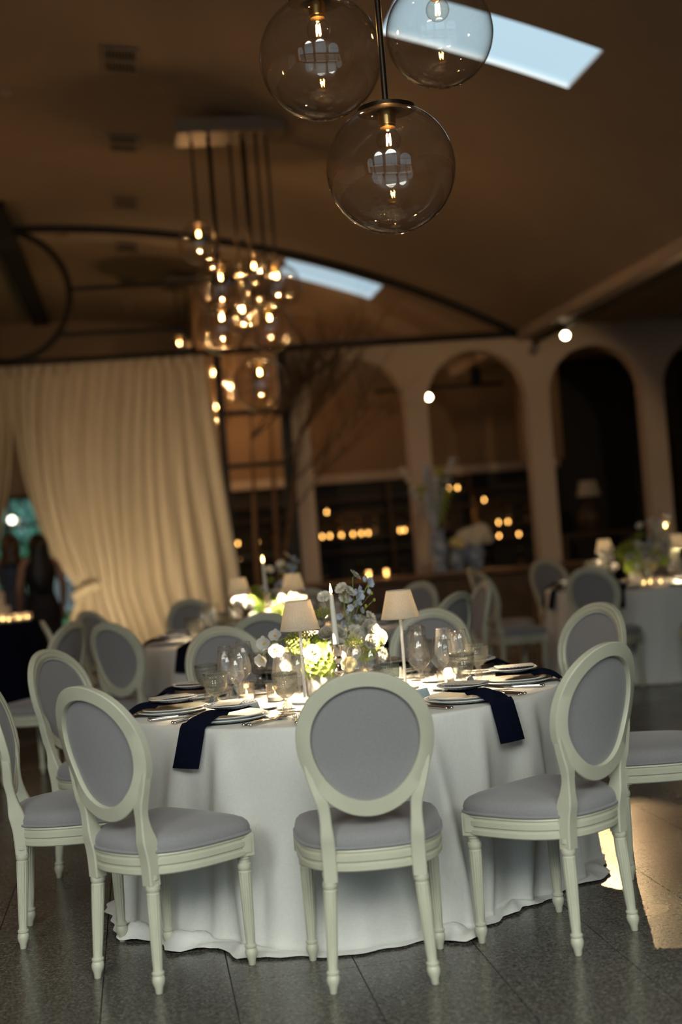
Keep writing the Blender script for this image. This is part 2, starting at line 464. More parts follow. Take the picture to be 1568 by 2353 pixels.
# ================================================================== the setting
LC, VR, VZ = -1.41, 13.4, 5.5                     # vault crown line, radius, crown height
LL, LR = -7.90, 5.08                              # nave edges
VB, VE = 18.0, 25.5                               # screen / arcade plane, far end
def zv(l): return VZ - VR + sqrt(VR * VR - (l - LC) ** 2)

# floor: granite tiles 0.41 m, laid square to the hall
TL0, TV0, TP = 0.187 - 5 * 0.4120, 4.212 - 2 * 0.4, 0.41
floor = struct('floor', MB().box((1, 12.35, -0.03), (22, 26.5, 0.04)), 'joint')
_tm = MB().box((0, 0, 0), (0.409, 0.397, 0.02), bev=0.001).mesh('tile', 'granite', False)
tl, tv, n_t = 12, 25, 0
for j in range(tv):
    for i in range(tl):
        obj('tile', _tm, floor, (TL0 + (i + 0.5) * 0.4120, TV0 + (j + 0.5) * 0.4, -0.0105))
# the rest of the pavement, beyond the tiles that can be told apart
_t0, _t1 = TL0, TL0 + tl * 0.412
_v0, _v1 = TV0, TV0 + tv * 0.4
rest = MB()
def pave(l0, l1, v0, v1):
    ni = max(1, round((l1 - l0) / 0.412)); nj = max(1, round((v1 - v0) / 0.4))
    dl, dv = (l1 - l0) / ni, (v1 - v0) / nj
    for j in range(nj):
        for i in range(ni):
            rest.box((l0 + (i + .5) * dl, v0 + (j + .5) * dv, -0.0105), (dl - 0.005, dv - 0.003, 0.02))
pave(LL, _t0, VW, VE); pave(_t1, 11.0, VW, VE); pave(_t0, _t1, VW, _v0); pave(_t0, _t1, _v1, VE)
o = struct('far_tiles', rest, 'granite', parent=floor); o['kind'] = 'stuff'

# ceiling: barrel vault with two skylight slots
SKY = [(2.05, 3.45, 9.42, 10.24), (2.2, 3.45, 18.4, 19.4)]
ls = sorted(set([LL + (LR - LL) * i / 60 for i in range(61)] + [s_[0] for s_ in SKY] + [s_[1] for s_ in SKY]))
vs = sorted(set([VW, VE] + [a for s_ in SKY for a in s_[2:]] + list(range(1, 25, 2))))
mb = MB()
for i in range(len(ls) - 1):
    for j in range(len(vs) - 1):
        lm, vm = (ls[i] + ls[i + 1]) / 2, (vs[j] + vs[j + 1]) / 2
        if any(s_[0] < lm < s_[1] and s_[2] < vm < s_[3] for s_ in SKY): continue
        a, b = ls[i], ls[i + 1]
        mb.add([(a, vs[j], zv(a)), (b, vs[j], zv(b)), (b, vs[j + 1], zv(b)), (a, vs[j + 1], zv(a))], [(0, 3, 2, 1)])
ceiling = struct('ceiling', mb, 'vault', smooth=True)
for n_, s_ in enumerate(SKY):
    l0, l1, v0, v1 = s_
    fr = MB(); k = 10
    for i in range(k):
        a, b = l0 + (l1 - l0) * i / k, l0 + (l1 - l0) * (i + 1) / k
        for vv in (v0, v1): fr.add([(a, vv, zv(a)), (b, vv, zv(b)), (b, vv, zv(b) + .03), (a, vv, zv(a) + .03)], [(0, 1, 2, 3)])
    for a in (l0, l1): fr.add([(a, v0, zv(a)), (a, v1, zv(a)), (a, v1, zv(a) + .03), (a, v0, zv(a) + .03)], [(0, 1, 2, 3)])
    win = struct('window_%d' % (n_ + 5), fr, 'outdoor')
    p = MB().grid(lambda u, v: (l0 + (l1 - l0) * u, v0 + (v1 - v0) * v, zv(l0 + (l1 - l0) * u) + .03), 12, 2)
    struct('pane', p, 'milky', parent=win, smooth=True)
# dark ventilation channel along the crown, behind and before the screen
mb = MB()
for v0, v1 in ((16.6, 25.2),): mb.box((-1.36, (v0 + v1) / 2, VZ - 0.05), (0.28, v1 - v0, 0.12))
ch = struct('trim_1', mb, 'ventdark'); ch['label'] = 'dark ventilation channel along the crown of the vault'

# aisle ceiling, beams
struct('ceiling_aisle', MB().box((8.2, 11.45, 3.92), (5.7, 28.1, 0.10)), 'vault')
mb = MB()
mb.box((5.21, 7.7, 3.775), (0.26, 20.6, 0.15), bev=0.012)
mb.box((5.21, 7.7, 3.885), (0.32, 20.6, 0.07), bev=0.01)
struct('trim_2', mb, 'plaster')['label'] = 'cream cornice beam along the edge of the vault'
mb = MB(); mb.box((5.21, 21.75, 3.80), (0.26, 7.0, 0.2))
struct('trim_3', mb, 'plaster')
mb = MB(); mb.box((LL - 0.1, 11.45, 3.6), (0.3, 28.1, 0.5)); struct('trim_4', mb, 'plaster')

# outer walls
struct('wall_left', MB().box((LL - 0.15, 11.45, 1.9), (0.2, 28.3, 3.9)), 'plaster')
struct('wall_right', MB().box((11.05, 11.45, 1.95), (0.2, 28.3, 4.1)), 'plaster')
struct('wall_aisle_front', MB().box((8.1, VW - 0.1, 1.95), (6.0, 0.2, 4.1)), 'plaster')

# arched-opening wall builder (front plane v0, thickness t)
def arcade(v0, t, l0, l1, ztop, opens, spring, sill=0.0, step=0.05):
    """opens = [(left, right[, spring])], semicircular heads on the spring line; sill = bottom of the openings"""
    mb = MB()
    SPR = {q[0]: (q[2] if len(q) > 2 else spring) for q in opens}
    opens = [q[:2] for q in opens]
    xs = {l0, l1}
    for a, b in opens:
        for k in range(25): xs.add(round((a + b) / 2 - (b - a) / 2 * cos(pi * k / 24), 5))
    x = l0
    while x < l1: xs.add(round(x, 5)); x += 0.4
    xs = sorted(xs)
    def zb(x_, a, b):
        r = (b - a) / 2; d = x_ - (a + b) / 2
        return SPR[a] + sqrt(max(0, r * r - d * d))
    def quad(p): mb.add(p, [(0, 1, 2, 3)])
    for i in range(len(xs) - 1):
        a, b = xs[i], xs[i + 1]; m = (a + b) / 2
        op = next((q for q in opens if q[0] < m < q[1]), None)
        ta, tb = (ztop(a), ztop(b)) if callable(ztop) else (ztop, ztop)
        if op:
            za, zb_ = zb(a, *op), zb(b, *op)
            quad([(a, v0, za), (b, v0, zb_), (b, v0 + t, zb_), (a, v0 + t, za)])
            if sill > 0:
                for vv in (v0, v0 + t): quad([(a, vv, 0), (b, vv, 0), (b, vv, sill), (a, vv, sill)])
                quad([(a, v0, sill), (b, v0, sill), (b, v0 + t, sill), (a, v0 + t, sill)])
        else: za = zb_ = 0.0
        for vv in (v0, v0 + t): quad([(a, vv, za), (b, vv, zb_), (b, vv, tb), (a, vv, ta)])
    for a, b in opens:
        for e in (a, b): quad([(e, v0, sill), (e, v0 + t, sill), (e, v0 + t, SPR[a]), (e, v0, SPR[a])])
    for e in (l0, l1):
        zt = ztop(e) if callable(ztop) else ztop
        quad([(e, v0, 0), (e, v0 + t, 0), (e, v0 + t, zt), (e, v0, zt)])
    return mb
ARCH = [(2.27, 3.555), (3.83, 5.17), (5.46, 6.74), (7.03, 8.33), (8.62, 9.92)]
wa = struct('wall_arcade', arcade(VB, 0.26, 2.03, 10.95, lambda x: 3.76 if x < 5.06 else 3.9, ARCH, 2.95), 'plaster')
mb = MB()
for a, b in ((2.03, 2.27), (3.555, 3.83), (5.17, 5.46), (6.74, 7.03), (8.33, 8.62)):
    mb.box(((a + b) / 2, VB + 0.13, 2.93), (b - a + 0.03, 0.29, 0.035), bev=0.008)
struct('impost', mb, 'plaster', parent=wa)
struct('wall_screen_left', MB().box((-6.4, VB + 0.1, 1.9), (3.0, 0.2, 3.8)), 'plaster')

# window wall behind the viewer: four tall arched windows
WOP = [(c_ - 1.15, c_ + 1.15, sp_) for c_, sp_ in zip(WIN_L, (3.05, 3.95, 3.95, 3.05))]
struct('wall_front', arcade(VW - 0.25, 0.25, LL, LR + 0.02, lambda x: zv(x) + .02, WOP, 3.5, sill=0.35), 'plaster')
for n_, (a, b, SP_) in enumerate(WOP):
    c_ = (a + b) / 2; r = 1.15; vv = VW - 0.12
    mb = MB()
    arc = [(c_ - r * cos(pi * k / 24), vv, SP_ + r * sin(pi * k / 24)) for k in range(25)]
    mb.tube([(a, vv, .35)] + arc + [(b, vv, .35)], 0.045, 6)
    mb.tube([(a, vv, SP_), (b, vv, SP_)], 0.05, 6)
    mb.tube([(a, vv, 1.9), (b, vv, 1.9)], 0.018, 6)
    for k in (-1, 0, 1): mb.tube([(c_ + k * r / 2, vv, .35), (c_ + k * r / 2, vv, SP_)], 0.03 if k == 0 else 0.018, 6)
    for k in range(1, 6): mb.tube([(c_ - .35 * cos(pi * k / 6), vv, SP_ + .35 * sin(pi * k / 6)), (c_ - r * cos(pi * k / 6), vv, SP_ + r * sin(pi * k / 6))], 0.016, 5)
    for q in (.35, .75): mb.tube([(c_ - q * cos(pi * k / 16), vv, SP_ + q * sin(pi * k / 16)) for k in range(17)], 0.016, 5)
    win = struct('window_%d' % (n_ + 1), mb, 'black')
    p = MB(); V = [(a, vv - .03, .35)] + [(x, vv - .03, z) for x, _, z in arc] + [(b, vv - .03, .35)]
    p.add(V, [tuple(range(len(V)))])
    struct('pane', p, 'pane', parent=win)

struct('ground_added', MB().box((0, -8, -.05), (40, 13.5, .04)), 'darkbrown')  # unseen ground outside the windows, added to keep the ceiling unlit
# far end: hall end wall with garden doors, bar back wall
mb = MB()
EOP = (-4.3, -0.1, 2.48)
for i in range(40):
    a, b = LL + (1.2 - LL) * i / 40, LL + (1.2 - LL) * (i + 1) / 40
    m = (a + b) / 2
    zb_ = EOP[2] if EOP[0] < m < EOP[1] else 0
    mb.add([(a, VE, zb_), (b, VE, zb_), (b, VE, zv(b) + .02), (a, VE, zv(a) + .02)], [(0, 1, 2, 3)])
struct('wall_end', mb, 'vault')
mb = MB()
for x in (-4.3, -3.25, -2.2, -1.15, -0.1): mb.box((x, VE, 1.24), (0.07, 0.08, 2.48))
mb.box((-2.2, VE, 2.44), (4.2, 0.08, 0.08)); mb.box((-2.2, VE, 1.95), (4.2, 0.06, 0.05)); mb.box((-2.2, VE, 0.04), (4.2, 0.08, 0.08))
gd = struct('door_1', mb, 'darkbrown'); gd['label'] = 'glazed garden doors at the far end of the hall'
for k in range(4): struct('pane', MB().box((-3.775 + 1.05 * k, VE, 1.24), (0.98, 0.012, 2.4)), 'pane', parent=gd)
mb = MB()
for i in range(30):
    a, b = 1.1 + (5.1 - 1.1) * i / 30, 1.1 + (5.1 - 1.1) * (i + 1) / 30
    mb.add([(a, 22, 0), (b, 22, 0), (b, 22, zv(b) + .02), (a, 22, zv(a) + .02)], [(0, 1, 2, 3)])
mb.add([(1.1, 22, 0), (1.1, VE, 0), (1.1, VE, zv(1.1)), (1.1, 22, zv(1.1))], [(0, 1, 2, 3)])
mb.add([(5.1, 22, 0), (11, 22, 0), (11, 22, 3.9), (5.1, 22, 3.9)], [(0, 1, 2, 3)])
struct('wall_bar', mb, 'brownwall')
mb = MB(); mb.box((3.9, 21.9, 2.22), (5.6, 0.16, 0.14), bev=0.01)
struct('trim_5', mb, 'plaster')['label'] = 'pale ledge above the bar shelves'
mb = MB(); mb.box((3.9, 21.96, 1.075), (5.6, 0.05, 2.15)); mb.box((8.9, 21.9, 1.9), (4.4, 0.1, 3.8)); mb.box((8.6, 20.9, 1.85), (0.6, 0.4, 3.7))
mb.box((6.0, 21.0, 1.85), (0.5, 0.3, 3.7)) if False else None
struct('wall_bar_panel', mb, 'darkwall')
# recess partition seen through the third arch
mb = MB(); mb.box((5.95, 20.2, 3.02), (0.62, 0.12, 1.6)); struct('wall_partition', mb, 'brownwall')

# ------------------------------------------------------------------ black metal screen
def arcpts(l0, l1, dz=0.0, n=60): return [(l0 + (l1 - l0) * k / n, VB - 0.06, zv(l0 + (l1 - l0) * k / n) - 0.03 + dz) for k in range(n + 1)]
scr = empty('metal_screen', (LC, VB - 0.06, 0))
def spart(name, mb, mat='black'):
    mb.v = [(x - LC, y - (VB - 0.06), z) for x, y, z in mb.v]
    return obj(name, mb.mesh(name, mat), scr)
spart('arch_bar', MB().tube(arcpts(LL + .05, LR - .02), 0.055, 8))
spart('main_rail', MB().tube([(LL + .1, VB - .06, 3.79), (LR, VB - .06, 3.79)], 0.045, 8))
spart('ring', MB().tube([(LC + .81 * cos(2 * pi * k / 48), VB - .06, 4.635 + .81 * sin(2 * pi * k / 48)) for k in range(48)], 0.042, 8, closed=True))
for s_ in (1, -1):
    f_ = lambda x: LC + s_ * (x - LC)
    spart('cross_bar', MB().tube([(f_(-0.6), VB - .06, 4.685), (f_(1.72), VB - .06, 4.69)], 0.028, 6))
    pts = [(f_(-0.80), VB - .06, 4.12), (f_(.60), VB - .06, 4.12)] + [(f_(.60 + .3 * sin(pi / 2 * k / 8)), VB - .06, 3.82 + .3 * cos(pi / 2 * k / 8)) for k in range(1, 9)]
    spart('bent_bar', MB().tube(pts, 0.028, 6))
    spart('post', MB().box((f_(1.16), VB - .06, 1.9), (0.09, 0.12, 3.8), bev=.008))
    spart('post', MB().box((f_(1.965), VB - .06, 1.9), (0.13, 0.16, 3.8), bev=.008))
    for z in (3.0, 2.33, 1.2): spart('shelf_bar', MB().box((f_(1.56), VB - .06, z), (0.72, 0.10, 0.06)))
tag(scr, 'black steel arched screen with a ring and rails spanning the hall', 'screen')

# curtains hung in the middle of the screen
def curtain(sign, label):
    def fn(u, v):
        z = 3.755 - v * (3.755 - 0.03)
        zt = 0.92
        if z > zt:
            t = (3.755 - z) / (3.755 - zt)
            el = -1.47 + 0.60 * (0.25 * t + 0.75 * t ** 2.4)
            g = t
        else:
            t = (zt - z) / zt
            el = -0.87 - 0.05 * sin(pi * t)
            g = 1 - 0.5 * t
        er = 0.98 + 0.22 * min(1, (3.755 - z) / 2.8)
        # the left folds bunch towards the tie
        uu = u ** (1.0 + 0.9 * g)
        l = el + (er - el) * uu
        pinch = math.exp(-((z - zt) / 0.28) ** 2) * math.exp(-(u / 0.42) ** 2)
        l = l + (-0.70 - l) * pinch * 0.55
        am = (0.032 + 0.03 * min(1, v * 2)) * (1 - 0.55 * pinch)
        y = VB - 0.13 + am * sin(2 * pi * (17 * u + 0.25 * sin(9 * u + 2.2 * v))) + 0.016 * sin(2 * pi * 41 * u + 3 * v)
        l += 0.018 * cos(2 * pi * 17 * u)
        if v < 0.02: y = VB - 0.12 + 0.03 * sin(2 * pi * 34 * u)
        return (LC + sign * (l - LC), y, z)
    root = empty('curtain', (LC + sign * 1.4, VB - 0.13, 0))
    off = Vector((LC + sign * 1.4, VB - 0.13, 0))
    mb = MB().grid(fn, 240, 60); mb.v = [tuple(Vector(p) - off) for p in mb.v]
    obj('drape', mb.mesh('drape', 'sheer', True, None), root)
    mb = MB()
    pts = [(LC + sign * (-0.84 - LC + 0.34 * k / 10), VB - 0.24 - .03 * sin(pi * k / 10), 0.86 + 0.13 * k / 10 + .03 * sin(pi * k / 10)) for k in range(11)]
    mb.tube(pts, 0.045, 8, flat=0.35); mb.v = [tuple(Vector(p) - off) for p in mb.v]
    obj('tie_band', mb.mesh('tie_band', 'sheer'), root)
    tag(root, label, 'curtain')
curtain(1, 'ivory sheer curtain in soft folds, swept aside and tied low')
curtain(-1, 'ivory sheer curtain sliver at the left edge of the photo')

# ------------------------------------------------------------------ ceiling vents, track lights, detector
mbf = MB()
def vent_kit():
    fr = MB(); W_, D_ = 0.27, 0.56
    fr.box((0, -D_ / 2, 0), (W_ + .03, .025, .02)); fr.box((0, D_ / 2, 0), (W_ + .03, .025, .02)); fr.box((0, 0, 0), (W_, .03, .02))
    fr.box((-W_ / 2, 0, 0), (.02, D_, .02)); fr.box((W_ / 2, 0, 0), (.02, D_, .02))
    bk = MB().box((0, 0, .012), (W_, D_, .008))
    kit = [('frame', fr.mesh('frame', 'vent', False), None, None), ('backing', bk.mesh('backing', 'ventdark', False), None, None)]
    sl = MB()
    me = MB().box((0, 0, 0), (0.007, 0.22, 0.012)).mesh('slat', 'vent', False)
    return kit, me
vk, slme = vent_kit()
VENT = [11.68, 14.1, 16.53, 19.0, 21.45, 23.8]
vlab = ['nearest', 'second', 'third', 'fourth', 'fifth', 'farthest']
for k, v in enumerate(VENT):
    e = place(vk, 'ceiling_vent', (0.16, v, zv(0.16) - 0.015), 0, 'slatted air vent in the vault, %s of the row of six' % vlab[k], 'vent', 'air vents along the vault', tilt=(0, math.asin((0.16 - LC) / VR), ))
    if k < 3:
        for s_ in (-1, 1):
            for q in range(9): obj('slat', slme, e, (-0.108 + q * 0.027, s_ * 0.137, -0.002))
det = empty('smoke_detector', (-0.83, 12.62, zv(-.83) - .002))
obj('base', MB().lathe([(0, 0), (.055, 0), (.055, -.018), (0, -.018)], 20).mesh('base', 'plaster'), det)
obj('sensor', MB().lathe([(.035, -.018), (.032, -.04), (.02, -.046), (0, -.046)], 20).mesh('sensor', 'plaster'), det)
tag(det, 'small round smoke detector on the vault at the left edge', 'detector')

def track_spot(name, loc, target, energy, label, ang, light=True):
    r = empty(name, loc)
    d = (Vector(target) - Vector(loc)).normalized(); q = Vector((0, 0, 1)).rotation_difference(d).to_matrix()
    mb = MB().lathe([(0, -.14), (.045, -.14), (.05, -.12), (.05, .05), (.044, .05), (.044, .03), (0, .03)], 20, axis=q)
    obj('housing', mb.mesh('housing', 'black'), r)
    obj('lens', MB().lathe([(0, .034), (.043, .034)], 20, axis=q).mesh('lens', 'bulbwhite'), r)
    obj('bracket', MB().tube([(0, 0, 0.0), (0, 0, .12)], .012, 6).mesh('bracket', 'black'), r)
    tag(r, label, 'spotlight', 'track spotlights')
    if light:
        l = new_light('SPOT', 'spot_beam', Vector(loc) + d * 0.06, energy, (1.0, 0.66, 0.32), spot_size=radians(ang), spot_blend=0.25, shadow_soft_size=0.03)
        aim(l, target)
mb = MB().box((5.30, 12.3, 3.665), (0.05, 11.2, 0.05)); o = obj('track_rail', mb.mesh('track_rail', 'black', False)); tag(o, 'black lighting track under the cornice beam', 'track')
mb = MB().box((4.45, 20.0, 3.36), (1.9, 0.05, 0.05)); o = obj('track_rail', mb.mesh('track_rail', 'black', False)); tag(o, 'short black lighting track inside the second arch', 'track')
track_spot('track_spotlight', (5.30, 16.6, 3.56), (1.74, 5.0, 0.0), 220, 'lit track spotlight hanging under the cornice beam', 5.5)
track_spot('track_spotlight', (5.30, 10.6, 3.56), (3.9, 18.0, 1.2), 170, 'added unseen spotlight beyond the right edge, brightening the arcade', 55)  # unseen spotlight added to throw warm light on arcade and beam
track_spot('track_spotlight', (4.28, 20.0, 3.24), (3.2, 15.0, 1.0), 60, 'lit track spotlight beside the second arch column', 50)
# speaker and beam inside the second arch
sp = empty('wall_speaker', (5.02, 20.1, 3.36))
obj('cabinet', MB().box((0, 0, .12), (.13, .12, .26), bev=.01).mesh('cabinet', 'black'), sp)
obj('bracket', MB().tube([(0, 0, .24), (0, 0, .5)], .015, 6).mesh('bracket', 'black'), sp)
tag(sp, 'small black loudspeaker hanging inside the second arch', 'speaker')
# ================================================================== dining chair (oval back)
def catmull(P, n):
    out = []
    m = len(P)
    for i in range(m - 1):
        p0, p1, p2, p3 = P[max(i - 1, 0)], P[i], P[i + 1], P[min(i + 2, m - 1)]
        for k in range(n):
            t = k / n
            out.append(tuple(0.5 * ((2 * b) + (-a + c) * t + (2 * a - 5 * b + 4 * c - d) * t * t + (-a + 3 * b - 3 * c + d) * t ** 3) for a, b, c, d in zip(p0, p1, p2, p3)))
    out.append(tuple(P[-1]))
    return out
_half = [(0, .222), (.11, .219), (.19, .212), (.226, .192), (.234, .15), (.232, .06), (.218, -.04), (.185, -.115), (.13, -.168), (.07, -.192), (0, -.198)]
_hc = catmull(_half, 4)
SEAT = _hc + [(-x, y) for x, y in _hc[-2:0:-1]]
def offset_loop(loop, d):
    n = len(loop); out = []
    for i in range(n):
        ax, ay = loop[i - 1]; bx, by = loop[(i + 1) % n]
        tx, ty = bx - ax, by - ay; L_ = hypot(tx, ty) or 1
        out.append((loop[i][0] + (-ty / L_) * d, loop[i][1] + (tx / L_) * d))   # loop runs clockwise: left normal is outward
    return out
# make sure outward
if offset_loop(SEAT, .01)[0][1] < SEAT[0][1]:
    _ol = offset_loop
    offset_loop = lambda l, d: _ol(l, -d)
def ring_stack(loops):
    """loops = list of [(x,y,z)] of equal length"""
    mb = MB(); n = len(loops[0]); V = [p for l in loops for p in l]; F = []
    for j in range(len(loops) - 1):
        for i in range(n):
            i2 = (i + 1) % n
            F.append((j * n + i, (j + 1) * n + i, (j + 1) * n + i2, j * n + i2))
    return mb.add(V, F)
def chair_kit():
    K = []
    # seat rail with mouldings
    prof = [(-.035, .368), (0, .368), (.004, .372), (.004, .386), (-.0015, .390), (-.0015, .396), (.005, .401), (.005, .417), (-.001, .421), (-.001, .426), (.004, .430), (.001, .437), (-.035, .437)]
    loops = [[(x, y, z) for x, y in offset_loop(SEAT, d)] for d, z in prof]
    K.append(('seat_rail', ring_stack(loops).mesh('seat_rail', 'paint', True, 35), None, None))
    # cushion, domed
    prof = [(1.0, .434), (1.018, .446), (1.022, .460), (1.0, .476), (.95, .488), (.86, .497), (.72, .504), (.5, .509), (.25, .511), (.001, .512)]
    loops = [[(x * s, (y - .01) * s + .01, z) for x, y in SEAT] for s, z in prof]
    K.append(('seat_cushion', ring_stack(loops).mesh('seat_cushion', 'fabric', True, None), None, 'grey upholstered seat cushion'))
    K.append(('piping', MB().tube([(x, y, .443) for x, y in offset_loop(SEAT, .006)], .0055, 6, closed=True).mesh('piping', 'fabric', True, None), 1, None))
    # front corner blocks
    for s in (-1, 1):
        R_ = Matrix.Rotation(-s * .35, 3, 'Z')
        mb = MB().box((s * .212, .178, .402), (.054, .054, .078), rot=R_, bev=.003)
        for fx, fy, d in ((0, .0285, (.032, .004, .05)), (s * .0285, 0, (.004, .032, .05))):
            p = R_ @ Vector((fx, fy, 0)); mb.box((s * .212 + p.x, .178 + p.y, .402), d, rot=R_, bev=.0015)
        K.append(('corner_block', mb.mesh('corner_block', 'paint', True, 30), None, None))
    # turned and fluted legs
    prof = [(.0105, 0), (.0118, .002), (.0135, .018), (.0195, .032), (.0215, .043), (.0195, .053), (.0165, .057), (.0200, .060), (.0205, .066), (.0165, .070), (.0155, .076),
            (.0168, .10), (.0188, .17), (.0210, .25), (.0222, .300), (.0222, .312), (.0195, .316), (.0235, .322), (.0245, .330), (.0235, .338), (.0205, .341), (.0205, .352), (.0240, .357), (.0240, .372)]
    def flute(a, z, j):
        if .08 < z < .305: return 1 - .10 * max(0, cos(12 * a)) ** 0.7
        return 1
    def leg(foot, top):
        mb = MB().lathe(prof, 48, mod=flute)
        V = []
        for x, y, z in mb.v:
            t = min(1, z / .372); V.append((x + foot[0] + (top[0] - foot[0]) * t, y + foot[1] + (top[1] - foot[1]) * t, z))
        mb.v = V; n = len(prof)
        mb.f.append(tuple(range(47, -1, -1)))
        return mb.mesh('leg', 'paint', True, 30)
    for s in (-1, 1): K.append(('leg', leg((s * .213, .176), (s * .210, .176)), None, None))
    for s in (-1, 1): K.append(('leg', leg((s * .158, -.182), (s * .140, -.160)), None, None))
    # back: points given in (x, w) on the raked, slightly curved back surface
    def yb(x, w): return -.165 - .115 * max(0, (w - .47)) / .50 - .02 * sin(pi * min(1, max(0, (w - .40) / .3))) * 0.5 + .035 * (x / .21) ** 2 * min(1, max(0, (w - .5) / .15))
    def egg(a, hw, hh, cz, k):
        return (hw * cos(a) * (1 + k * sin(a)), cz + hh * sin(a))
    n = 64
    sec = [(0.0, -.014), (.0, .010), (.10, .014), (.30, .014), (.36, .0105), (.44, .0105), (.50, .013), (.72, .013), (.80, .008), (1.0, .006), (1.0, -.012), (.95, -.0165), (.06, -.0165)]
    loops = []
    for q, t in sec:
        L_ = []
        for i in range(n):
            a = 2 * pi * i / n
            ox, oz = egg(a, .2135, .227, .763, .085); ix, iz = egg(a, .1675, .1785, .764, .085)
            x, wz = ox + (ix - ox) * q, oz + (iz - oz) * q
            L_.append((x, yb(x, wz) + t, wz))
        loops.append(L_)
    loops.append(loops[0])
    K.append(('back_frame', ring_stack(loops).mesh('back_frame', 'paint', True, 35), None, 'cream oval back frame with a beaded edge'))
    def panel(y0, dome, sc):
        mb = MB()
        loops = []
        for r in (1.0, .97, .9, .78, .6, .4, .2, .0005):
            L_ = []
            for i in range(n):
                a = 2 * pi * i / n
                x, wz = egg(a, .170 * sc, .181 * sc, .764, .085)
                x, wz = x * r, .764 + (wz - .764) * r
                L_.append((x, yb(x, wz) + y0 + dome * (1 - r ** 3.5), wz))
            loops.append(L_)
        return ring_stack(loops)
    K.append(('back_panel', panel(.000, -.002, 1.0).mesh('back_panel', 'fabric', True, None), None, 'grey felt panel on the rear of the back'))
    K.append(('back_pad', panel(.005, .016, 1.0).mesh('back_pad', 'fabric', True, None), None, 'grey padded oval backrest'))
    pp = []
    for i in range(n):
        a = 2 * pi * i / n
        x, wz = egg(a, .166, .177, .764, .085); pp.append((x, yb(x, wz) + .009, wz))
    K.append(('piping', MB().tube(pp, .0045, 6, closed=True).mesh('piping', 'fabric', True, None), len(K) - 1, None))
    # serpentine back posts
    for s in (-1, 1):
        path = [(.139, .338, .0225, -.163, .022), (.139, .40, .0225, -.165, .022), (.139, .44, .0225, -.167, .025), (.140, .48, .0215, -.171, .029), (.141, .52, .0185, -.179, .021), (.143, .56, .0185, -.186, .016), (.150, .60, .0215, None, .0168), (.160, .64, .0235, None, .0163), (.172, .68, .022, None, .0150), (.185, .72, .014, None, .012)]
        P = catmull([(a, b, c, (d if d is not None else yb(a, b)), e) for a, b, c, d, e in path], 3)
        loops = []
        for x, z, hw, y, hd in P:
            x *= s
            c = .004
            q = [(-hw, -hd + c), (-hw + c, -hd), (hw - c, -hd), (hw, -hd + c), (hw, hd - c), (hw - c, hd), (-hw + c, hd), (-hw, hd - c)]
            loops.append([(x + a, y + b, z) for a, b in q])
        mb = ring_stack(loops)
        mb.f.append(tuple(range(8))); mb.f.append(tuple(len(mb.v) - 8 + k for k in (7, 6, 5, 4, 3, 2, 1, 0)))
        K.append(('back_post', mb.mesh('back_post', 'paint', True, 35), None, None))
    return K
CHAIR = chair_kit()
TC = (0.781, 5.768)                               # main table centre (hall plan)
def chair(x, y, face, label, group):
    """face = compass angle the sitter looks towards (radians, 0 = +x)"""
    return place(CHAIR, 'dining_chair', (x, y, 0), face - pi / 2, label, 'chair', group)
G1 = 'oval-back chairs around the main table'
DH = -YAW                                          # view-aligned angles to hall angles
def to_hall(X, Y): return (X * cos(YAW) + Y * sin(YAW), -X * sin(YAW) + Y * cos(YAW))
def ring_pos(c, ang, r):                           # ang in view-aligned degrees
    a = radians(ang) + DH
    return (c[0] + r * cos(a), c[1] + r * sin(a)), a + pi
# four chairs measured on the floor, the rest on the ring
MAIN = [
    (to_hall(.009, 4.588), 92.5, 'oval-back grey chair seen squarely from behind at front centre of the main table', 'front centre chair'),
    (to_hall(-.691, 4.777), 47.5, 'oval-back grey chair turned three-quarters at the front left of the main table', 'front left chair'),
    (to_hall(-1.117, 5.36), 8.0, 'oval-back grey chair cut off by the left edge of the photo', 'chair cut by the left edge'),
    (None, 155, 'oval-back grey chair behind the front left one, facing right', 'chair behind the front left one'),
    (None, 114.5, 'oval-back grey chair across the main table, left of the flowers', 'chair left of the flowers'),
    (None, 71.5, 'oval-back grey chair across the main table, behind the right lamp', 'chair behind the right lamp'),
    (None, 34.0, 'oval-back grey chair behind the front right one, facing left', 'chair behind the front right one'),
    (None, -8, 'oval-back grey chair cut off by the right edge beside the main table', 'chair cut by the right edge'),
    (to_hall(.633, 4.823), 134.2, 'oval-back grey chair turned three-quarters at the front right of the main table', 'front right chair'),
]
SEATS = [-88, -127, -165, 155, 114.5, 71.5, 34, -8, -50]
for k, (p, f_, lab, ph) in enumerate(MAIN):
    if p is None:
        r = {7: 1.26}.get(k, 1.19)
        p, fa = ring_pos(TC, f_, r)
    else: fa = radians(f_) + DH
    chair(p[0], p[1], fa, lab, G1)

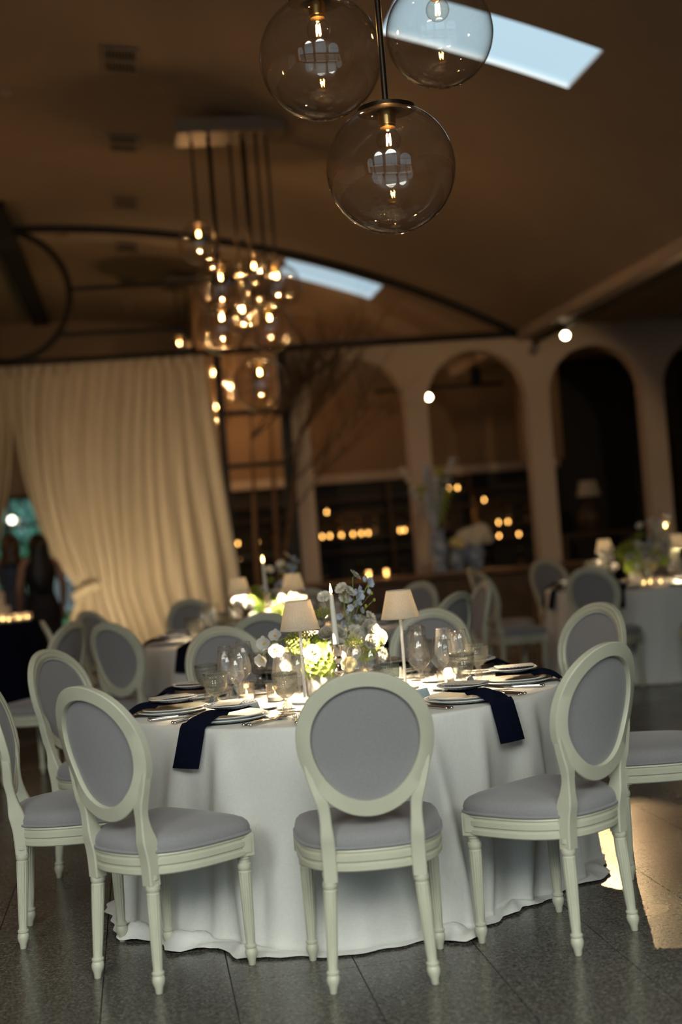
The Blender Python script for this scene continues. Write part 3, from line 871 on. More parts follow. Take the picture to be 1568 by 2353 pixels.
# ================================================================== tablecloth
def cloth_mesh(R_, hem, seed, pools=True, nth=360):
    rnd = random.Random(seed)
    waves = [(k, rnd.uniform(0, 2 * pi), rnd.uniform(.5, 1)) for k in (7, 11, 13, 17, 23)]
    def wv(a): return sum(m * sin(k * a + p) * (9 / k) for k, p, m in waves) / 3.2
    rows = []
    for k in range(9): rows.append(('top', R_ * (k / 9) ** .8))
    for d, z in ((-.010, .7520), (-.003, .7505), (.001, .7465), (.003, .740)): rows.append(('edge', d, z))
    nz = 34
    for k in range(1, nz + 1): rows.append(('fall', k / nz))
    for k in range(1, 8): rows.append(('pool', k / 7))
    fr = [rnd.uniform(0, 2 * pi) for _ in range(8)]
    # broad hanging folds: (view angle, width, depth, slant)
    FOLD = [(-78, 5, .055, .05), (-66, 4, .075, -.10), (-58, 3.5, .05, .02), (-44, 5, .06, .06), (-36, 4, .05, -.04), (-100, 4, .03, .10), (-113, 4.5, .055, -.12), (-122, 4, .06, .03), (-136, 5, .05, .05), (-20, 5, .05, 0), (0, 6, .05, .05), (-155, 5, .05, 0), (-175, 6, .05, .04), (25, 6, .05, 0), (60, 6, .05, 0), (100, 6, .05, 0), (140, 6, .05, 0)]
    POOL = [(-143, 6, .9), (-127, 7, 1.0), (-112, 5, .6), (-70, 4, 1.0), (-50, 6, .55), (-15, 6, .7), (-165, 9, .4)]
    HEM = [(-180, 1.0), (-152, 1.03), (-143, 1.10), (-135, 1.02), (-127, 1.085), (-120, 1.0), (-112, 1.07), (-98, 1.06), (-86, 1.04), (-76, .98), (-70, 1.09), (-63, .96), (-55, .90), (-40, .90), (-30, .91), (-15, 1.01), (0, 1.0), (60, 1.0), (120, 1.0), (180, 1.0)]
    def hem_at(a):
        g = (math.degrees(a + YAW) + 180) % 360 - 180
        for (x0, y0), (x1, y1) in zip(HEM, HEM[1:]):
            if x0 <= g <= x1:
                t = (g - x0) / (x1 - x0); t = t * t * (3 - 2 * t); return y0 + (y1 - y0) * t
        return 1.0
    def gsum(lst, a, t=1.0):
        tot = 0.0
        for f_ in lst:
            d = (a - radians(f_[0]) + YAW - (f_[3] * (1 - t) if len(f_) > 3 else 0) + pi) % (2 * pi) - pi
            tot += f_[2] * math.exp(-(d / radians(f_[1] * (.62 if len(f_) > 3 else 1))) ** 2)
        return tot
    def poolk(a):       # where the spare cloth bunches on the floor
        return min(1, .10 + gsum(POOL, a))
    V = []; F = []
    for r in rows:
        for i in range(nth):
            a = 2 * pi * i / nth
            if r[0] == 'top': rr, z = r[1], .7525 + (.0006 * sin(5 * a) * r[1])
            elif r[0] == 'edge': rr, z = R_ + r[1], r[2]
            else:
                t = r[1] if r[0] == 'fall' else 1.0
                fold = wv(a + .05 * sin(4 * t)) * (0.007 + .072 * t ** 1.2)
                sharp = abs(sin(6.5 * a + fr[2])) ** 5 * .03 * t ** .8
                ho = hem_at(a)
                end = ho - .035 - .06 * min(1, poolk(a))
                rr = R_ + .004 + (end - R_ - .03) * t ** 1.2 + fold * .8 + sharp * .45 + gsum(FOLD, a, t) * 1.25 * (t * (1.6 - t) / .6 * .6 + .15 * t)
                z = .740 * (1 - t) + .012
                if r[0] == 'fall' and t > .86:
                    u = (t - .86) / .14
                    pk = poolk(a)
                    z += .02 * pk * u * (1 - u) * 4 * (.5 + .5 * sin(21 * a + fr[3]))
                if r[0] == 'pool':
                    u = r[1]; pk = poolk(a) ** 1.3
                    rr = rr + (ho + .012 * sin(19 * a + fr[4]) + .008 * sin(47 * a) - rr) * u ** 1.2
                    bump = .055 * pk * sin(pi * u) ** .7 * (.55 + .45 * sin(27 * a + 5 * u + fr[5])) + .012 * pk * abs(sin(43 * a + 3 * u))
                    z = .006 + bump * (1 - .3 * u) + .006 * (1 - u)
            V.append((rr * cos(a), rr * sin(a), z))
    n = len(rows)
    for j in range(n - 1):
        for i in range(nth):
            i2 = (i + 1) % nth
            F.append((j * nth + i, j * nth + i2, (j + 1) * nth + i2, (j + 1) * nth + i))
    mb = MB().add(V, F)
    me = mb.mesh('tablecloth', 'cloth', True, None)
    return me
def table_kit(R_):
    K = [('table_top', MB().lathe([(0, .715), (R_ - .02, .715), (R_ - .012, .72), (R_ - .012, .742), (R_ - .02, .747), (0, .747)], 64).mesh('table_top', 'wood'), None, None)]
    for k in range(4):
        a = pi / 4 + k * pi / 2; x, y = .55 * cos(a), .55 * sin(a)
        K.append(('leg', MB().tube([(x, y, 0), (x, y, .715)], .02, 8).mesh('leg', 'steel'), None, None))
    return K
RT = 0.875
TK = table_kit(RT)
T2 = (0.86, 9.60); T3 = (4.32, 11.80)
place(TK, 'round_table', (TC[0], TC[1], 0), 0, 'large round banquet table under the white linen in the foreground', 'table')
place(TK, 'round_table', (T2[0], T2[1], 0), 0, 'round table under white linen just behind the foreground table', 'table')
place(TK, 'round_table', (T3[0], T3[1], 0), 0, 'round table under white linen at the far right', 'table')
CL1 = cloth_mesh(RT + .004, 1.0, 3); CL2 = cloth_mesh(RT + .004, .98, 8, nth=180); CL3 = cloth_mesh(RT + .004, .98, 11, nth=180)
for me, c, lab in ((CL1, TC, 'floor-length ivory linen cloth pooling on the tiles, foreground table'), (CL2, T2, 'ivory linen cloth on the table behind the foreground one'), (CL3, T3, 'ivory linen cloth on the table at the far right')):
    tag(obj('tablecloth', me, None, (c[0], c[1], 0)), lab, 'tablecloth')

# ================================================================== tableware
TZ = .7535
def lath(prof, mat, seg=32, ang=40, **kw): return MB().lathe(prof, seg, **kw).mesh('part', mat, True, ang)
def plate_prof(R_, h, well=.62, t=.004):
    return [(0, .002), (R_ * well * .9, .002), (R_ * well * .95, .0), (R_ * well, .001), (R_ * .97, h - .002), (R_, h), (R_ * .99, h + t * .6), (R_ * .95, h + t * .4), (R_ * (well + .06), t + .003), (R_ * well * .92, t + .001), (0, t + .001)]
CHARGER = [('charger_plate', lath(plate_prof(.152, .016, .66, .005), 'rimplate', 64), None, None)]
DINNER = [('dinner_plate', lath(plate_prof(.132, .017, .66, .005), 'china', 56), None, None)]
SMALL = [('dessert_plate', lath(plate_prof(.099, .015, .60, .004), 'blueplate', 56), None, None)]
BREAD = [('bread_plate', lath(plate_prof(.070, .010, .6, .003), 'sprig', 40), None, None)]
def napkin_mesh(side):
    """folded napkin lying across the plates and hanging over the table edge (y = 0 is the table edge, +y inward)"""
    path = [(.24, .040), (.20, .041), (.14, .042), (.10, .044), (.062, .050), (.030, .046), (.000, .032), (-.024, .010), (-.036, -.03), (-.048, -.075), (-.056, -.11), (-.062, -.138)]
    P = catmull(path, 3)
    mb = MB(); W0 = .062
    V = []; F = []; n = len(P); m = 9
    for k, (y, z) in enumerate(P):
        t = k / (n - 1)
        for i in range(m):
            u = -1 + 2 * i / (m - 1)
            sway = side * .05 * max(0, t - .35) ** 1.3
            lift = .004 * sin(3.1 * u + 4 * t)
            wd = W0 * (0.9 + .12 * t)
            yy = y + (-.004 * (1 - u * u) if z < 0 else 0)
            V.append((u * wd + sway, yy, z + (lift if z > 0 else 0) - (.012 * abs(u) if .3 < t < .6 else 0)))
    V2 = [(x, y + (.010 if z < .01 else 0), z - (.008 if z >= .01 else 0)) for x, y, z in V]
    N_ = len(V)
    for k in range(n - 1):
        for i in range(m - 1):
            a = k * m + i
            F.append((a, a + 1, a + m + 1, a + m)); F.append((N_ + a, N_ + a + m, N_ + a + m + 1, N_ + a + 1))
        F.append((k * m, (k + 1) * m, N_ + (k + 1) * m, N_ + k * m)); F.append((k * m + m - 1, N_ + k * m + m - 1, N_ + (k + 1) * m + m - 1, (k + 1) * m + m - 1))
    for k in (0, n - 1):
        for i in range(m - 1):
            a = k * m + i; F.append((a, a + 1, N_ + a + 1, N_ + a))
    return mb.add(V, F).mesh('napkin', 'navy', True, 50)
NAPK = [[('napkin', napkin_mesh(s), None, None)] for s in (1, -1, 0.2)]
MENU = [('menu_card', MB().box((0, 0, .0006), (.100, .155, .0014)).mesh('menu_card', 'menu', False), None, None)]
def tent_mesh(mat, nm, back):
    mb = MB(); w_, h_, d_ = .042, .045, .022
    s = 1 if not back else -1
    mb.add([(-w_, -s * d_, 0), (w_, -s * d_, 0), (w_, 0, h_), (-w_, 0, h_), (-w_, -s * (d_ + .001), 0), (w_, -s * (d_ + .001), 0), (w_, -s * .001, h_ + .0006), (-w_, -s * .001, h_ + .0006)], [(0, 1, 2, 3), (4, 7, 6, 5), (0, 4, 5, 1), (1, 5, 6, 2), (3, 2, 6, 7), (0, 3, 7, 4)])
    return mb.mesh(nm, mat, False)
TENT = [('front_leaf', tent_mesh('tentblue', 'front_leaf', False), None, 'pale blue lettered front'), ('rear_leaf', tent_mesh('tent', 'rear_leaf', True), None, None)]
def handle(mb, L0, L1):
    mb.tube([(0, L0, .004), (0, L0 + .03, .005), (0, L0 + .07, .006), (0, L1, .006)], lambda t: .0058 - .0022 * t, 8, flat=.75)
    mb.sphere((0, L0 - .002, .0045), .0072, 10, 6); return mb
def fork_kit(s):
    h = handle(MB(), -.10 * s, .02 * s)
    b = MB(); b.grid(lambda u, v: ((u - .5) * (.007 + .016 * min(1, v * 1.6)), (.02 + .05 * v) * s, .006 + .004 * sin(pi * v)), 4, 8)
    for k in range(4):
        x = -.0098 + k * .00653
        b.tube([(x * .95, .066 * s, .0075), (x, .085 * s, .009), (x, .108 * s, .013)], lambda t: .0022 - .0012 * t, 6)
    return [('handle', h.mesh('handle', 'steel'), None, None), ('tines', b.mesh('tines', 'steel'), None, None)]
def knife_kit(s):
    h = handle(MB(), -.105 * s, .005 * s)
    b = MB(); P = [(.0, .005), (.004, .02), (.009, .05), (.0095, .09), (.006, .115), (-.002, .128), (-.006, .10), (-.006, .03), (-.004, .005)]
    P = [(x, y * s) for x, y in P]; n = len(P)
    b.add([(x, y, .005) for x, y in P] + [(x, y, .007) for x, y in P], [tuple(range(n - 1, -1, -1)), tuple(range(n, 2 * n))] + [(i, (i + 1) % n, n + (i + 1) % n, n + i) for i in range(n)])
    return [('handle', h.mesh('handle', 'steel'), None, None), ('blade', b.mesh('blade', 'steel'), None, None)]
def spoon_kit(s):
    h = handle(MB(), -.10 * s, .045 * s)
    b = MB().grid(lambda u, v: (.020 * sin(pi * v) ** .6 * (2 * u - 1) * (1 if v < .5 else 1), (.042 + .06 * v) * s, .010 - .008 * (1 - (2 * u - 1) ** 2) * sin(pi * v)), 8, 10)
    return [('handle', h.mesh('handle', 'steel'), None, None), ('bowl', b.mesh('bowl', 'steel'), None, None)]
FORK, FORK2, KNIFE, KNIFE2, SPOON = fork_kit(1), fork_kit(.86), knife_kit(1), knife_kit(.88), spoon_kit(.95)
def wineglass(h, rb, rr, zb, sh=.30):
    """stemmed glass: angular bowl low down, tapering to the rim"""
    bowl = [(.0042, zb), (.010, zb + .006), (rb * .66, zb + (h - zb) * sh * .66), (rb * .95, zb + (h - zb) * sh * .97), (rb, zb + (h - zb) * (sh + .05)), (rb * .985, zb + (h - zb) * (sh + .12)), (rb + (rr - rb) * .5, zb + (h - zb) * .66), (rr, h - .001), (rr - .0008, h)]
    st = [(.0, 0), (rb * .86, 0), (rb * .87, .0016), (rb * .5, .004), (.010, .008), (.0048, .016), (.0036, .04), (.0036, zb - .015), (.0044, zb)]
    rim = MB().tube([(rr * cos(2 * pi * q / 32), rr * sin(2 * pi * q / 32), h) for q in range(32)], .0008, 5, closed=True).mesh('rim', 'crystal', True, None)
    return [('bowl', lath(bowl, 'glass', 28, 60), None, None), ('rim', rim, 0, None), ('stem_and_foot', lath(st, 'glass', 20, 60), None, None)]
WG1 = wineglass(.222, .0365, .0255, .092); WG2 = wineglass(.234, .0435, .0300, .090); WG3 = wineglass(.208, .0325, .0225, .092)
def goblet_kit():
    zb, h = .062, .158
    ctrl = catmull([(.008, zb), (.020, zb + .006), (.034, zb + .022), (.0425, zb + .045), (.0455, zb + .066), (.0460, h - .016)], 8)
    def dia(a, z, j):                              # quilted diamonds: grooves along two crossing spirals
        p, q = 14 * a + 430 * z, 14 * a - 430 * z
        return 1 + (.055 * min(abs(sin(p)), abs(sin(q))) - .015 if j > 2 else 0)
    bowl = MB().lathe(ctrl, 168, mod=dia).mesh('bowl', 'smoke', True, 25)
    rim = MB().lathe([(.0460, h - .016), (.0485, h - .0145), (.0485, h - .0125), (.0462, h - .0115), (.0462, h - .004), (.0480, h - .003), (.0478, h), (.0455, h)], 44)
    for i in range(36):
        a = 2 * pi * i / 36; rim.sphere((.0468 * cos(a), .0468 * sin(a), h - .0078), .0030, 6, 4)
    st = [(0, 0), (.033, 0), (.034, .003), (.024, .006), (.012, .010), (.011, .014), (.0165, .022), (.0175, .029), (.0145, .038), (.0085, .046), (.0075, .052), (.0115, .057), (.009, .062)]
    stem = MB().lathe(st, 16, mod=lambda a, z, j: 1 + .07 * (1 if (round(a * 16 / (2 * pi)) + j) % 2 else -1)).mesh('stem_and_foot', 'crystal', False)
    return [('bowl', bowl, None, 'smoke-grey bowl cut in diamonds'), ('rim_band', rim.mesh('rim_band', 'smoke', True, 60), None, None), ('stem_and_foot', stem, None, None)]
GOB = goblet_kit()

def setting(c, ang, ph, full=True, tname='', grp='', k=0, rt=RT):
    """lay one place: ang = view-aligned seat angle"""
    a = radians(ang) + DH
    ox, oy = c[0] + rt * cos(a), c[1] + rt * sin(a)
    rz = a + pi / 2                                # local +y points to the table centre
    rnd = random.Random(int(ang * 7 + c[0] * 100))
    def at(kit, nm, x, y, z, lab, cat, rot=0.0, g=None, tilt=None):
        px = ox + x * cos(rz) - y * sin(rz); py = oy + x * sin(rz) + y * cos(rz)
        if full: l = '%s by the %s, main table' % (lab, ph)
        else: l = '%s, %s seat of the %s' % (lab, ph, tname)
        return place(kit, nm, (px, py, z), rz + rot, l, cat, (g or lab) + (' on the main table' if full else ' on the ' + tname), tilt)
    at(CHARGER, 'charger_plate', 0, .175, TZ, 'blue-rimmed white charger plate', 'plate')
    at(DINNER, 'dinner_plate', 0, .175, TZ + .0065, 'plain white dinner plate', 'plate')
    at(NAPK[k % 3] if full else NAPK[2], 'napkin', .0, .012, TZ + .0, 'folded navy napkin', 'napkin', rnd.uniform(-.05, .05))
    at(SMALL, 'dessert_plate', .004, .18, TZ + .046, 'blue-patterned dessert plate', 'plate', rnd.uniform(0, 6))
    at(WG1, 'wine_glass', .100, .390, TZ, 'clear white-wine glass', 'wine glass')
    at(WG2, 'wine_glass', .045, .450, TZ, 'large clear red-wine glass', 'wine glass')
    at(GOB, 'goblet', .152, .326, TZ, 'smoke-grey diamond-cut goblet', 'goblet', rnd.uniform(0, 1))
    if not full: return
    at(MENU, 'menu_card', .012 + rnd.uniform(-.01, .01), .172, TZ + .0665, 'cream printed menu card', 'card', .35 + rnd.uniform(-.25, .25))
    at(WG3, 'wine_glass', .150, .412, TZ, 'small clear dessert-wine glass', 'wine glass')
    at(TENT, 'place_card', -.058, .352, TZ, 'folded name card', 'card', rnd.uniform(-.15, .15) + (pi if k in (3, 4, 5, 6) else 0))
    at(BREAD, 'bread_plate', -.075, .445, TZ, 'white bread plate with blue sprigs', 'plate', rnd.uniform(0, 6))
    at(FORK, 'fork', -.172, .165, TZ, 'silver dinner fork', 'fork', rnd.uniform(-.04, .04)); at(FORK2, 'fork', -.195, .16, TZ, 'silver salad fork', 'fork', rnd.uniform(-.04, .04))
    at(KNIFE, 'knife', .170, .165, TZ, 'silver dinner knife', 'knife'); at(KNIFE2, 'knife', .188, .16, TZ, 'silver butter knife', 'knife'); at(SPOON, 'spoon', .208, .155, TZ, 'silver soup spoon', 'spoon', -.05)
for k, ang in enumerate(SEATS): setting(TC, ang, MAIN[k][3], k=k)
# ================================================================== globe chandeliers
WARM = (1.0, 0.55, 0.235)
def globe_parts(r, rodlen):
    zt = sqrt(r * r - (.105 * r / .25) ** 2); k = r / .25
    seg, rings = 48, 32
    V = []
    ph0 = math.asin(.105 * k / r)
    prof = [(r * sin(ph0 + (pi - ph0) * j / rings), r * cos(ph0 + (pi - ph0) * j / rings)) for j in range(rings + 1)]
    glass = MB().lathe(prof, seg).mesh('globe', 'globe', True, None)
    cap = MB().lathe([(0, zt + .030 * k), (.02 * k, zt + .030 * k), (.100 * k, zt + .016 * k), (.112 * k, zt + .010 * k), (.113 * k, zt - .004 * k), (.105 * k, zt - .006 * k), (0, zt - .002 * k)], 40).mesh('cap', 'bronze')
    sock = MB().lathe([(0, zt), (.034 * k, zt), (.034 * k, zt - .056 * k), (.029 * k, zt - .058 * k), (.029 * k, zt - .066 * k), (0, zt - .066 * k)], 24).mesh('socket', 'brass')
    zb = zt - .115 * k; rb = .048
    bulb = MB().lathe([(.014, zb + rb + .018), (.016, zb + rb + .004), (.026, zb + rb * .86)] + [(rb * sin(a), zb + rb * cos(a)) for a in [0.65 + (pi - .65) * j / 14 for j in range(15)]], 28).mesh('bulb', 'bulbglass', True, None)
    fil = MB()
    for q in range(4):
        a = pi / 4 + q * pi / 2
        fil.tube([(.0075 * cos(a), .0075 * sin(a), zb + .024), (.010 * cos(a), .010 * sin(a), zb - .020)], .0019, 6)
    fil = fil.mesh('filament', 'filament')
    return [('globe', glass), ('cap', cap), ('socket', sock), ('bulb', bulb), ('filament', fil)], zt, zb
def chandelier(canopy, size, globes, label, power, lights=True):
    """canopy = (l, v, z) underside centre; globes = [(l, v, z, r)]"""
    root = empty('globe_chandelier', canopy)
    cx, cy_, cz = canopy
    obj('canopy', MB().box((0, 0, size[2] / 2), size, bev=.006).mesh('canopy', 'canopy'), root)
    for l, v, z, r in globes:
        parts, zt, zb = globe_parts(r, 0)
        g = obj('globe', parts[0][1], root, (l - cx, v - cy_, z - cz))
        for nm, me in parts[1:]: obj(nm, me, g)
        obj('rod', MB().tube([(0, 0, zt + .02), (0, 0, cz - z + .01)], .0125, 10).mesh('rod', 'bronze'), g)
        if lights:
            new_light('POINT', 'bulb_light', (l, v, z + zb), power, WARM, shadow_soft_size=0.009)
    return tag(root, label, 'chandelier', 'clear globe chandeliers')
c1 = (1.06, 5.60)
chandelier((c1[0], c1[1], 5.09), (1.05, .42, .14),
           [(1.077, 5.381, 2.797, .25), (.884, 5.682, 3.339, .25), (1.38, 5.66, 3.415, .22), (1.16, 5.80, 3.95, .20), (.72, 5.45, 4.05, .22)],
           'large clear glass globes hanging on bronze rods in the foreground', 3.2)
C2G = [(1.206, 12.80, 2.79, .25), (1.331, 12.78, 3.29, .22), (.761, 12.95, 4.13, .19), (.932, 13.0, 3.71, .245), (.905, 12.85, 3.32, .235), (1.247, 13.0, 3.82, .195), (1.441, 12.9, 3.69, .215), (1.12, 13.1, 3.45, .17)]
chandelier((1.11, 12.92, 5.07), (.98, .48, .14), C2G, 'cluster of glowing clear globes over the hall, left of centre', 8.5)
C3G = [(.81, 20.5, 4.20, .20), (1.27, 20.6, 3.75, .20), (1.28, 20.7, 3.25, .22), (1.18, 20.5, 2.92, .18), (.95, 20.55, 3.50, .20), (1.50, 20.6, 3.55, .18)]
chandelier((1.02, 20.6, 5.10), (.70, .42, .12), C3G, 'distant globe chandelier beyond the screen, half hidden by the curtain', 15.0)
# pair of unseen chandeliers added left of the view for warm light
chandelier((-3.9, 8.5, 5.0), (.98, .48, .14), [(-3.9, 8.4, 3.1, .25), (-3.6, 8.6, 3.6, .22), (-4.2, 8.6, 3.9, .22)], 'added unseen globe chandelier left of the view, for warm light', 17.0)
chandelier((-3.9, 15.0, 5.0), (.98, .48, .14), [(-3.9, 14.9, 3.1, .25), (-3.6, 15.1, 3.6, .22), (-4.2, 15.1, 3.9, .22)], 'added unseen globe chandelier left near the screen, for warm light', 24.0)

# ================================================================== table lamps, candles
def lamp_kit():
    base = MB().lathe([(0, 0), (.052, 0), (.055, .003), (.055, .010), (.050, .014), (.012, .018), (.007, .024), (0, .024)], 36).mesh('base', 'white')
    stem = MB().lathe([(.0062, .02), (.0062, .292), (.011, .296), (.011, .306), (0, .306)], 16).mesh('stem', 'white')
    zb, zt = .288, .405
    sh = MB().lathe([(.078, zb), (.0795, zb + .001), (.050, zt), (.048, zt), (.0765, zb + .003), (.078, zb)], 48).mesh('lamp_shade', MTX['shade'], True, 60)
    trim = MB().tube([(.0792 * cos(2 * pi * k / 48), .0792 * sin(2 * pi * k / 48), zb + .002) for k in range(48)], .0018, 6, closed=True).mesh('shade_trim', MTX['shade'], True, None)
    lid = MB().lathe([(0, zt - .004), (.048, zt - .004), (.048, zt - .002), (0, zt - .002)], 32).mesh('diffuser', 'white')
    led = MB().lathe([(0, .372), (.020, .372), (.030, .373)], 20).mesh('led', 'led')
    return [('base', base, None, None), ('stem', stem, None, None), ('lamp_shade', sh, None, 'raw linen cone shade glowing at its lower edge'), ('shade_trim', trim, 2, None), ('diffuser', lid, 2, None), ('led', led, None, None)]
def shade_mat():
    m = cloth_translucent('linen_lampshade', (0.80, 0.73, 0.63), 0.42, weave=((500, 500, 60), 0.18))
    return m
MTX = {'shade': shade_mat()}
LAMP = lamp_kit()
def lamp(x, y, z, label, e=52):
    place(LAMP, 'table_lamp', (x, y, z), random.uniform(0, 6), label, 'lamp', 'small linen-shaded table lamps')
    new_light('POINT', 'lamp_glow', (x, y, z + .340), e, (1.0, 0.77, 0.47), shadow_soft_size=0.016)
lamp(.603, 5.574, TZ, 'table lamp with linen cone shade, left of the candle on main table')
lamp(1.036, 5.735, TZ, 'table lamp with linen cone shade, right of the flowers on main table')
def flame_mesh(s=1.0):
    return MB().lathe([(.0003, 0), (.0042 * s, .006 * s), (.0056 * s, .012 * s), (.0046 * s, .020 * s), (.0022 * s, .030 * s), (.0003, .038 * s)], 12).mesh('flame', 'flame', True, None)
FLAME = flame_mesh(); FLAMEs = flame_mesh(.55); FLAMEb = flame_mesh(1.1)
def taper_kit():
    st = [(0, 0), (.048, 0), (.050, .006), (.046, .012), (.020, .018), (.011, .026), (.010, .034), (.016, .046), (.021, .075), (.017, .090), (.010, .098), (.013, .104), (.021, .110), (.023, .118), (.015, .126), (.009, .140), (.010, .152), (.018, .160), (.019, .166), (.012, .174), (.018, .184), (.020, .212), (.024, .216), (.030, .220), (.030, .223), (.014, .224), (.0135, .205), (0, .205)]
    stick = MB().lathe(st, 20, mod=lambda a, z, j: 1 + (.04 * cos(8 * a) if .03 < z < .215 else 0)).mesh('candlestick', 'silver', True, 40)
    return stick
STICK = taper_kit()
TAPER = MB().lathe([(0, 0), (.0125, 0), (.0115, .05), (.0088, .205), (.0070, .211), (0, .210)], 20).mesh('candle', 'wax')
WICK = MB().tube([(0, 0, .208), (0, 0, .216), (.001, 0, .220)], .0009, 5).mesh('wick', 'ventdark')
def candle(x, y, z, label, label2, tilt=-.03, e=.5):
    place([('candlestick', STICK, None, None)], 'candlestick', (x, y, z), 0, label2, 'candlestick', 'silver candlesticks')
    place([('wax', TAPER, None, None), ('wick', WICK, None, None), ('flame', FLAME, None, None)], 'taper_candle', (x, y, z + .2065), 0, label, 'candle', 'lit taper candles', tilt=(.0, tilt))
    r = bpy.data.objects[-1] if False else None
    new_light('POINT', 'flame_glow', (x + .23 * sin(tilt), y, z + .21 + .24), e, (1.0, 0.55, 0.2), shadow_soft_size=0.008)
_fl = FLAME
# the flame of a taper sits at the top of its wick
FLAME = MB().lathe([(.0003, .212), (.0044, .218), (.0058, .225), (.0048, .234), (.0024, .245), (.0003, .256)], 12).mesh('flame', 'flame', True, None)
candle(.742, 5.560, TZ, 'tall lit ivory taper candle in front of the main table flowers', 'silver candlestick in front of the main table flowers')
def votive_kit(mat='glass', big=False):
    cup = MB().lathe([(0, .002), (.030, .002), (.032, .004), (.034, .072), (.036, .072), (.0345, 0), (0, 0)], 24).mesh('glass_cup', mat)
    wax = MB().lathe([(0, .004), (.029, .004), (.030, .020), (.004, .019), (0, .018)], 20).mesh('wax', 'wax')
    fl = MB().lathe([(.0003, .019), (.0028, .023), (.0034, .027), (.0020, .034), (.0003, .041)], 10).mesh('flame', 'flame', True, None)
    return [('glass_cup', cup, None, None), ('wax', wax, None, None), ('flame', fl, None, None)]
VOT = votive_kit()
def votive(x, y, z, label, grp='votive candles in clear cups', e=.10):
    place(VOT, 'votive_candle', (x, y, z), 0, label, 'candle', grp)
    if e: new_light('POINT', 'flame_glow', (x, y, z + .05), e, (1.0, 0.55, 0.2), shadow_soft_size=0.01)
votive(.396, 5.90, TZ, 'votive candle in a clear cup, left of the left lamp')
votive(.500, 5.735, TZ, 'votive candle in a clear cup, beside the left lamp base')
votive(1.18, 5.62, TZ, 'votive candle in a clear cup, right side of the main table')
votive(.92, 6.05, TZ, 'votive candle in a clear cup behind the main table flowers')

# ================================================================== flowers
def basis(d):
    d = Vector(d).normalized(); r0 = Vector((0, 0, 1)) if abs(d.z) < .95 else Vector((1, 0, 0))
    a = r0.cross(d).normalized(); b = d.cross(a)
    return a, b, d
def petal(mb, c, ax, L_, W_, cup, ang, tilt, nu=3, nv=4, wavy=0.0):
    """one petal: starts at c, leans out by tilt from axis ax in direction ang"""
    a, b, d = ax
    out = a * cos(ang) + b * sin(ang); side = -a * sin(ang) + b * cos(ang)
    def fn(u, v):
        s = 2 * u - 1
        w_ = W_ * sin(pi * min(1, .12 + .80 * v)) ** .7
        t = tilt + cup * v
        # integrate the bend roughly
        p = c + (out * sin(tilt + cup * v * .5) + d * cos(tilt + cup * v * .5)) * (L_ * v)
        p = p + side * (s * w_) + (d * sin(t) * -1 + out * cos(t)) * (-(s * s) * w_ * .35) + d * (wavy * sin(5 * s + 7 * v + ang * 3) * v)
        return p
    mb.grid(fn, nu, nv)
def rose(c, d, r, rnd, layers=5):
    mb = MB(); ax = basis(d); c = Vector(c)
    for k in range(layers):
        t = k / (layers - 1); n = 3 + k
        for q in range(n):
            petal(mb, c - ax[2] * r * .5, ax, r * (1.15 - .12 * t), r * (.42 + .30 * t), -.9 + 1.1 * t, 2 * pi * q / n + k * .7 + rnd.uniform(-.2, .2), .25 + .75 * t, 3, 4, r * .04)
    return mb
def frilly(c, d, r, rnd, n=16):
    """flat ruffled bloom (scabiosa, carnation)"""
    mb = MB(); ax = basis(d); c = Vector(c)
    for k, m in ((0, n), (1, int(n * .7)), (2, int(n * .4))):
        for q in range(m):
            petal(mb, c, ax, r * (1 - .22 * k), r * .30, .25, 2 * pi * q / m + k * .3 + rnd.uniform(-.1, .1), 1.25 - .33 * k, 2, 3, r * .10)
    return mb
def hydrangea(c, r, rnd, n=70, sz=.016, sc=(1, 1, .85)):
    mb = MB(); c = Vector(c)
    for k in range(n):
        z = 1 - 2 * (k + .5) / n; a = k * 2.39996
        if z < -.75: continue
        d = Vector((sqrt(1 - z * z) * cos(a) * sc[0], sqrt(1 - z * z) * sin(a) * sc[1], z * sc[2]))
        p = c + d * r * rnd.uniform(.88, 1.06); ax = basis(d + Vector((rnd.uniform(-.2, .2), rnd.uniform(-.2, .2), .1)))
        o_ = rnd.uniform(0, 2)
        for q in range(4): petal(mb, p, ax, sz, sz * .52, .25, o_ + q * pi / 2, 1.15, 2, 2)
    return mb
def fuzzball(c, r, rnd, n=160, sc=(1, 1, 1)):
    mb = MB(); c = Vector(c)
    for k in range(n):
        z = 1 - 2 * (k + .5) / n; a = k * 2.39996
        d = Vector((sqrt(1 - z * z) * cos(a) * sc[0], sqrt(1 - z * z) * sin(a) * sc[1], z * sc[2]))
        p = c + d * r * rnd.uniform(.75, 1.05)
        mb.sphere(p, r * .085 * rnd.uniform(.7, 1.2), 5, 3)
        if k % 2 == 0: mb.tube([c + d * r * .3, p], r * .018, 3, cap=False)
    return mb
def orchid(c, d, r, rnd):
    mb = MB(); ax = basis(d); c = Vector(c)
    for ang, L_, W_ in ((0.1, 1.0, .62), (pi - .1, 1.0, .62), (pi / 2, .95, .42), (-pi / 2 + .75, .9, .40), (-pi / 2 - .75, .9, .40)):
        petal(mb, c, ax, r * L_, r * W_, -.15, ang + rnd.uniform(-.05, .05), 1.35, 4, 5)
    return mb
def blossom(c, d, r, rnd, n=5):
    mb = MB(); ax = basis(d); c = Vector(c)
    for q in range(n): petal(mb, c, ax, r, r * .55, .3, 2 * pi * q / n + rnd.uniform(-.2, .2), .8 + rnd.uniform(-.15, .15), 2, 3, r * .08)
    return mb
